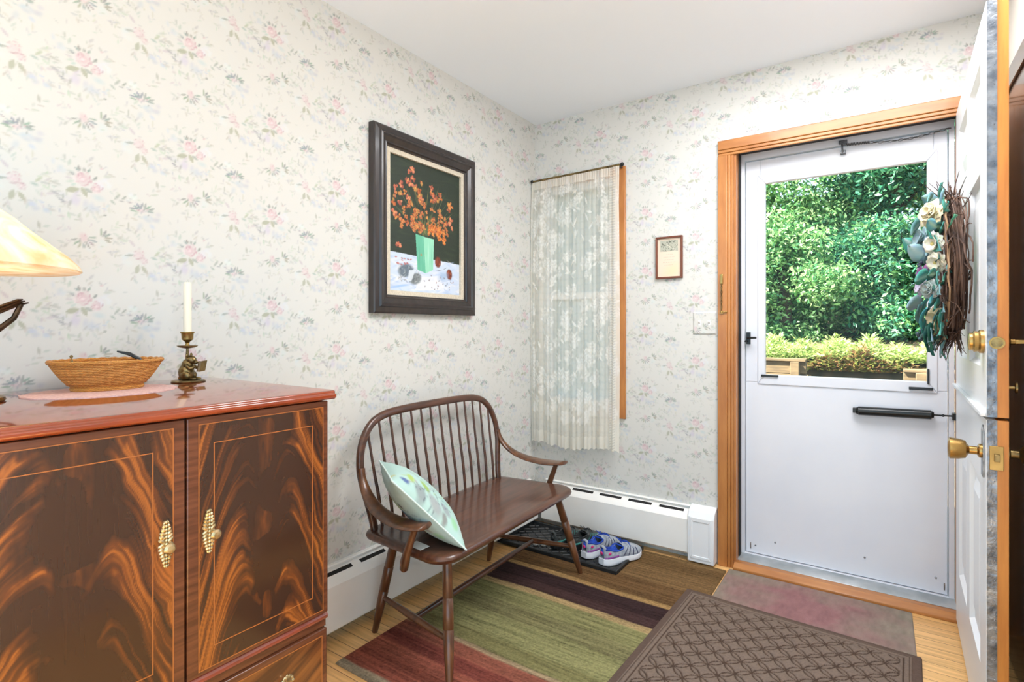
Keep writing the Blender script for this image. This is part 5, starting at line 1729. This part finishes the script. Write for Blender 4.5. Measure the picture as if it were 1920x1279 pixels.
def leaf_blade(p, d, up, L, W, col, vein=None, nseg=6):
    """cupped heart-shaped leaf with thickness; returns arrays"""
    d = Vector(d).normalized()
    s = d.cross(Vector(up)).normalized()
    n = s.cross(d).normalized()
    vs, cs_ = [], []
    rows = nseg + 1
    for i in range(rows):
        t = i / nseg
        w = W * (math.sin(PI * min(1, t * 0.93 + 0.07)) ** 0.7) * (1.15 - 0.55 * t)
        for j in range(5):
            q = (j - 2) / 2
            pt = Vector(p) + d * (L * t) + s * (w * q) + n * (0.22 * W * q * q - 0.25 * L * t * t + random.uniform(-0.002, 0.002))
            vs.append(pt)
            c_ = lin(jit(col, 10))
            if j == 2 and vein is not None:
                c_ = lin(vein)
            cs_.append(c_)
    return vs, cs_, grid_faces(rows, 5)


def wreath_leaf(name, p, d, L, W, col, vein=None):
    vs, cs_, fs = leaf_blade(p, d, (-1, 0.2, 0.3), L, W, col, vein)
    o = np_mesh(name, np.array(vs), fs, M['petal'], wr_, np.array(cs_), world=True)
    sd = o.modifiers.new('solid', 'SOLIDIFY')
    sd.thickness = 0.0012
    return o


TEAL = [(58, 128, 116), (40, 98, 88), (84, 156, 142), (96, 148, 150), (120, 162, 168), (44, 88, 76), (70, 140, 108)]
leaf_spots = []
for k in range(64):
    a = random.uniform(0.9, 5.4)
    r = 0.19 + random.uniform(-0.05, 0.05)
    leaf_spots.append((Vector((wc.x - random.uniform(0.02, 0.060), wc.y + r * math.cos(a), wc.z + r * 1.08 * math.sin(a))), a))
for k, (p, a) in enumerate(leaf_spots):
    d = Vector((random.uniform(-0.55, -0.05), math.cos(a) * 0.6 + random.uniform(-0.6, 0.3), math.sin(a) * 0.5 + random.uniform(-0.9, 0.5)))
    wreath_leaf('leaf', p, d, random.uniform(0.040, 0.062), random.uniform(0.017, 0.026), random.choice(TEAL), (150, 176, 150))


def petal_blade(p, d, up, L, W, col):
    d = Vector(d).normalized()
    s = d.cross(Vector(up)).normalized()
    n = s.cross(d).normalized()
    vs, cs_ = [], []
    for i in range(6):
        t = i / 5
        w = W * (0.35 + 0.75 * math.sin(PI * min(1.0, 0.15 + 0.68 * t))) * (0.72 if i == 5 else 1)
        for j in range(5):
            q = (j - 2) / 2
            vs.append(Vector(p) + d * (L * t * (1 - 0.10 * q * q * t)) + s * (w * q) + n * (0.18 * W * q * q - 0.2 * L * t * t + random.uniform(-0.002, 0.002)))
            cs_.append(lin(jit(col, 9)))
    return vs, cs_, grid_faces(6, 5)


def silk_flower(name, c, r, col, n, d=(-1, -0.25, 0.1), layers=2, core=(206, 190, 120)):
    d = Vector(d).normalized()
    s = d.orthogonal().normalized()
    t = d.cross(s)
    VV, CC, FF = [], [], []
    for l in range(layers):
        for k in range(n):
            a = 2 * PI * (k + 0.5 * l) / n
            out = (s * math.cos(a) + t * math.sin(a)) * (1 - 0.25 * l) + d * (0.25 + 0.5 * l)
            vs, cs_, fs = petal_blade(Vector(c) + d * (0.004 * l), out, d, r * (1 - 0.22 * l), r * 0.40, col)
            FF.append(fs + len(VV))
            VV += vs
            CC += cs_
    o = np_mesh(name, np.array(VV), np.concatenate(FF), M['petal'], wr_, np.array(CC), world=True)
    sd = o.modifiers.new('solid', 'SOLIDIFY')
    sd.thickness = 0.001
    e = MB().ell(tuple(Vector(c) + d * 0.008), (r * 0.2, r * 0.2, r * 0.2), seg=10).build('flower_heart', mat('flower_heart', core, 0.8), o, smooth=180, world=True)
    return o


silk_flower('cream_flower', (1.904, -0.585, 1.560), 0.052, (226, 214, 178), 8, (-0.8, -0.6, 0.3), 3, (206, 186, 130))
silk_flower('white_flower', (1.902, -0.640, 1.455), 0.036, (226, 222, 206), 10, (-0.7, -0.7, 0.0), 2)
silk_flower('white_flower', (1.908, -0.655, 1.395), 0.034, (222, 216, 196), 10, (-0.7, -0.7, -0.2), 2)
silk_flower('white_flower', (1.916, -0.56, 1.22), 0.040, (208, 196, 160), 8, (-0.8, -0.6, -0.2), 2)
silk_flower('white_flower', (1.921, -0.50, 1.17), 0.034, (206, 196, 168), 7, (-0.8, -0.5, -0.3), 2)
silk_flower('purple_flower', (1.888, -0.47, 1.375), 0.036, (150, 96, 150), 7, (-0.9, -0.3, 0.2), 2)
silk_flower('lilac_flower', (1.881, -0.50, 1.325), 0.034, (186, 178, 196), 8, (-0.9, -0.3, 0.2), 2, (186, 178, 196))
silk_flower('grey_blue_flower', (1.886, -0.45, 1.500), 0.048, (150, 176, 180), 7, (-0.9, -0.3, 0.2), 2, (140, 166, 170))
silk_flower('grey_blue_flower', (1.894, -0.66, 1.31), 0.036, (168, 182, 178), 8, (-0.8, -0.6, 0.1), 3, (168, 182, 178))
for k in range(16):
    c = (random.uniform(1.885, 1.93), random.uniform(-0.68, -0.36), random.uniform(1.17, 1.56))
    wreath_leaf('broad_leaf', c, (random.uniform(-0.3, 0.0), random.uniform(-0.8, 0.2), random.uniform(-0.9, 0.3)), random.uniform(0.055, 0.075), random.uniform(0.024, 0.032), random.choice([(62, 140, 126), (84, 162, 150), (46, 104, 92), (130, 164, 172), (72, 150, 158)]), (150, 186, 176))
for c in ((1.881, -0.42, 1.56), (1.878, -0.40, 1.47), (1.886, -0.36, 1.28), (1.898, -0.44, 1.22), (1.886, -0.52, 1.43), (1.882, -0.47, 1.27)):
    d = Vector((-0.25, random.uniform(-0.4, 0.4), random.uniform(-0.8, 0.6)))
    wreath_leaf('broad_leaf', c, d, 0.072, 0.036, random.choice([(150, 178, 186), (104, 150, 148), (76, 150, 138), (58, 118, 106)]), (176, 196, 190))
for c in ((1.906, -0.56, 1.18), (1.901, -0.60, 1.20), (1.896, -0.52, 1.19)):
    wreath_leaf('broad_leaf', c, (-0.25, -0.2, -1), 0.085, 0.036, (34, 92, 80), (70, 120, 104))
bm_ = mat('dusty_blue_berry', (62, 76, 92), 0.5)
for k in range(16):
    MB().ell((1.874 + random.uniform(-0.010, 0.012), -0.42 + random.uniform(-0.03, 0.03), (1.43 if k < 10 else 1.16) + random.uniform(-0.03, 0.03)), (0.007,) * 3, seg=8).build('berry', bm_, wr_, smooth=180, world=True)

# ------------------------------------------------------------------ outdoors
gx, gy = np.meshgrid(np.linspace(-14, 14, 57), np.concatenate([np.linspace(0.16, 5.3, 20), np.linspace(5.4, 24, 60)]), indexing='ij')
gz = -0.12 + np.clip((gy - 5.05) / 0.2, 0, 1) * 0.80 + np.clip((gy - 5.3) / 9, 0, 1) * 1.1 + 0.10 * (fbm(gx * 0.7, gy * 0.7, 44) - 0.5)
tag(np_mesh('ground', np.stack([gx, gy, gz], -1).reshape(-1, 3), grid_faces(*gx.shape), M['soil']), 'mulched bank of the front garden rising behind the timbers', 'ground', kind='structure')


def cloud_leaves(centers, radii, n, size, pal, seed, shell=0.5, fuzz=0.10):
    r = np.random.default_rng(seed)
    C = np.array(centers)
    R = np.array(radii)
    w = (R ** 2).sum(1) if R.ndim > 1 else R ** 2
    k = r.choice(len(C), n, p=w / w.sum())
    d = r.normal(size=(n, 3))
    d /= np.linalg.norm(d, axis=1)[:, None]
    rad = (shell + (1 - shell) * r.random(n) ** 0.5)
    P = C[k] + d * (R[k] if R.ndim > 1 else R[k][:, None]) * rad[:, None]
    P = P + r.normal(size=(n, 3)) * fuzz
    nrm = d * 0.6 + r.normal(size=(n, 3)) * 0.8 + np.array((0, 0, 0.5))
    nrm /= np.linalg.norm(nrm, axis=1)[:, None]
    a = r.normal(size=(n, 3))
    t = np.cross(nrm, a)
    t /= np.linalg.norm(t, axis=1)[:, None]
    b = np.cross(nrm, t)
    s = size * r.uniform(0.6, 1.25, n)[:, None]
    fold = nrm * s * 0.18
    V = np.stack([P - t * s, P - b * s * 0.42 + fold, P + t * s, P + b * s * 0.42 + fold], 1).reshape(-1, 3)
    F = np.arange(n * 4).reshape(-1, 4)
    pal = lin(np.array(pal))
    col = pal[r.integers(0, len(pal), n)] * r.uniform(0.55, 1.45, n)[:, None]
    return V, F, np.repeat(np.clip(col, 0, 1), 4, 0)


def tree(name, label, x, y, z0, h, spread, n, size, pal, seed, low=0.0):
    r = np.random.default_rng(seed)
    t = thing(name, label, 'tree', (x, y, z0), 0, 'trees on the bank beyond the door')
    cs_, rs_ = [], []
    for k in range(44):
        a = r.uniform(0, 6.28)
        f = r.random()
        zz = z0 + low + 0.15 + (h - low) * f
        rr = spread * math.sin(PI * (0.18 + 0.74 * f)) * r.uniform(0.2, 0.85)
        cs_.append((x + rr * math.cos(a), y + rr * math.sin(a), zz))
        q = r.uniform(0.22, 0.55) * spread * 0.6
        rs_.append((q, q, q * 0.72))
    V, F, C = cloud_leaves(cs_, rs_, n, size, pal, seed + 1)
    np_mesh('crown', V, F, M['leaf'], t, C, smooth=False, world=True)
    tk = MB().tube([(x, y, z0 - 0.1), (x + 0.05, y, z0 + h * 0.4), (x - 0.08, y + 0.05, z0 + h * 0.85)], [0.13, 0.10, 0.03], seg=10)
    for k in range(7):
        f = r.uniform(0.25, 0.7)
        c = cs_[k]
        tk.tube([(x, y, z0 + h * f * 0.8), tuple(c)], [0.045, 0.012], seg=6)
    tk.build('trunk', M['bark'], t, world=True)
    return t


GA = [(124, 170, 100), (98, 150, 88), (160, 198, 128), (76, 130, 82), (184, 212, 150)]
GB = [(62, 130, 90), (48, 110, 80), (88, 152, 106), (126, 182, 128), (40, 94, 72)]
GC = [(150, 182, 92), (170, 196, 96), (122, 164, 80), (110, 150, 84)]
tree('maple_tree', 'dense dark green tree filling the middle of the door glass', 1.95, 9.6, 0.95, 7.0, 2.3, 52000, 0.058, GB, 100)
tree('maple_tree', 'light green leafy tree at the left side of the door glass', -0.15, 9.0, 0.9, 4.6, 1.9, 46000, 0.055, GA, 200)
tree('maple_tree', 'yellow green tree at the right edge of the door glass', 3.6, 10.4, 1.0, 6.2, 1.8, 36000, 0.058, GC, 300)
tree('maple_tree', 'tall tree far behind, seen between the front crowns', 1.2, 13.5, 1.5, 8.5, 3.2, 34000, 0.085, GA, 400)
tree('leafy_shrub', 'broad leafy shrub under the trees at the lower left of the glass', 0.35, 7.6, 0.8, 2.0, 1.2, 26000, 0.048, GA, 500)
tree('leafy_shrub', 'broad leafy shrub under the trees at the lower right of the glass', 2.05, 8.2, 0.85, 1.9, 1.15, 26000, 0.048, GB + GA[:2], 600)
tree('maple_tree', 'green tree farther right beyond the shrubs', 6.4, 9.5, 0.9, 6.0, 2.2, 14000, 0.085, GB, 700)
tree('maple_tree', 'green tree farther left beyond the shrubs', -3.4, 11.0, 0.9, 6.0, 2.2, 14000, 0.085, GA, 800)

JP = [(176, 190, 112), (150, 172, 96), (190, 198, 128), (128, 152, 84)]
JB = [(170, 134, 92), (142, 110, 78), (132, 142, 78), (158, 170, 92)]


def juniper(label, x, y, z0, rx_, n, pal, seed):
    r = np.random.default_rng(seed)
    t = thing('juniper_shrub', label, 'shrub', (x, y, z0), 0, 'junipers on the bank')
    VV, CC = [], []
    pal_ = lin(np.array(pal))
    base_ = np.stack([x + r.normal(0, rx_ * 0.42, n), np.maximum(y + r.normal(0, 0.35, n), 5.22 + 0.1 * r.random(n)), z0 + 0.02 + r.random(n) * 0.05], 1)
    a = r.uniform(0, 6.28, n)
    hgt = r.uniform(0.02, 0.27, n) * (0.55 + 0.6 * np.sin(base_[:, 0] * 7.3 + seed) ** 2) * np.exp(-((base_[:, 0] - x) / rx_) ** 2)
    L = r.uniform(0.05, 0.13, n)
    base_[:, 2] += hgt * r.random(n)
    d = np.stack([np.cos(a) * L, np.sin(a) * L - 0.02, 0.015 + hgt * 0.18], 1)
    s = np.stack([-np.sin(a), np.cos(a), r.normal(0, 0.5, n)], 1) * 0.012
    V = np.stack([base_ - s * 0.5, base_ + d * 0.5 - s, base_ + d, base_ + d * 0.5 + s], 1).reshape(-1, 3)
    C = np.repeat(pal_[r.integers(0, len(pal_), n)] * r.uniform(0.8, 1.2, n)[:, None], 4, 0)
    np_mesh('foliage', V, np.arange(n * 4).reshape(-1, 4), M['leaf'], t, np.clip(C, 0, 1), smooth=False, world=True)
    st_ = MB()
    for k in range(6):
        st_.tube([(x, y, z0 - 0.02), (x + r.uniform(-0.3, 0.3), y + r.uniform(-0.1, 0.2), z0 + 0.12), (x + r.uniform(-0.6, 0.6), y + r.uniform(-0.15, 0.3), z0 + 0.2)], [0.014, 0.010, 0.004], seg=5)
    st_.build('stems', M['bark'], t, world=True)
    return t


juniper('spreading yellow green juniper just behind the left timber wall', 0.55, 5.95, 0.72, 0.75, 7000, JP, 900)
juniper('spreading yellow green juniper in the middle of the bank', 1.45, 6.1, 0.74, 0.7, 7000, JP, 910)
juniper('partly browned juniper at the front edge of the bank', 1.50, 5.36, 0.60, 0.62, 8000, JB, 920)
juniper('spreading yellow green juniper at the right side of the bank', 2.35, 5.85, 0.72, 0.7, 7000, JP, 930)
juniper('spreading juniper at the far left of the bank', -0.7, 6.2, 0.74, 0.7, 5000, JP, 940)
juniper('spreading juniper at the far right of the bank', 3.4, 6.2, 0.74, 0.7, 5000, JP, 950)
for nm, lab, x0, x1, yy, zt in (('timber_wall', 'low weathered timber wall outside, at the lower left of the door glass', -1.2, 0.98, 5.00, 0.755), ('timber_wall', 'low weathered timber wall outside, at the lower right of the door glass', 1.98, 3.6, 4.85, 0.68)):
    t = thing(nm, lab, 'retaining wall', ((x0 + x1) / 2, yy, -0.1), 0, 'timber walls of the bank')
    mb = MB()
    for k in range(5):
        z = zt - 0.16 * (k + 1)
        MB().box(x0, x1, yy - 0.06, yy + 0.06, z + 0.003, z + 0.157).build('beam', M['fence_wood'], t, bevel=0.006, world=True)
    MB().box(x0, x1, yy - 0.10, yy + 0.10, zt, zt + 0.035).build('cap_board', M['fence_wood'], t, bevel=0.006, world=True)
    for x in ((x1 - 0.12) if x0 < 0 else x0 + 0.16, (x0 + x1) / 2):
        MB().box(x - 0.05, x + 0.05, yy - 0.16, yy - 0.061, -0.12, zt).build('post', M['fence_wood'], t, bevel=0.006, world=True)
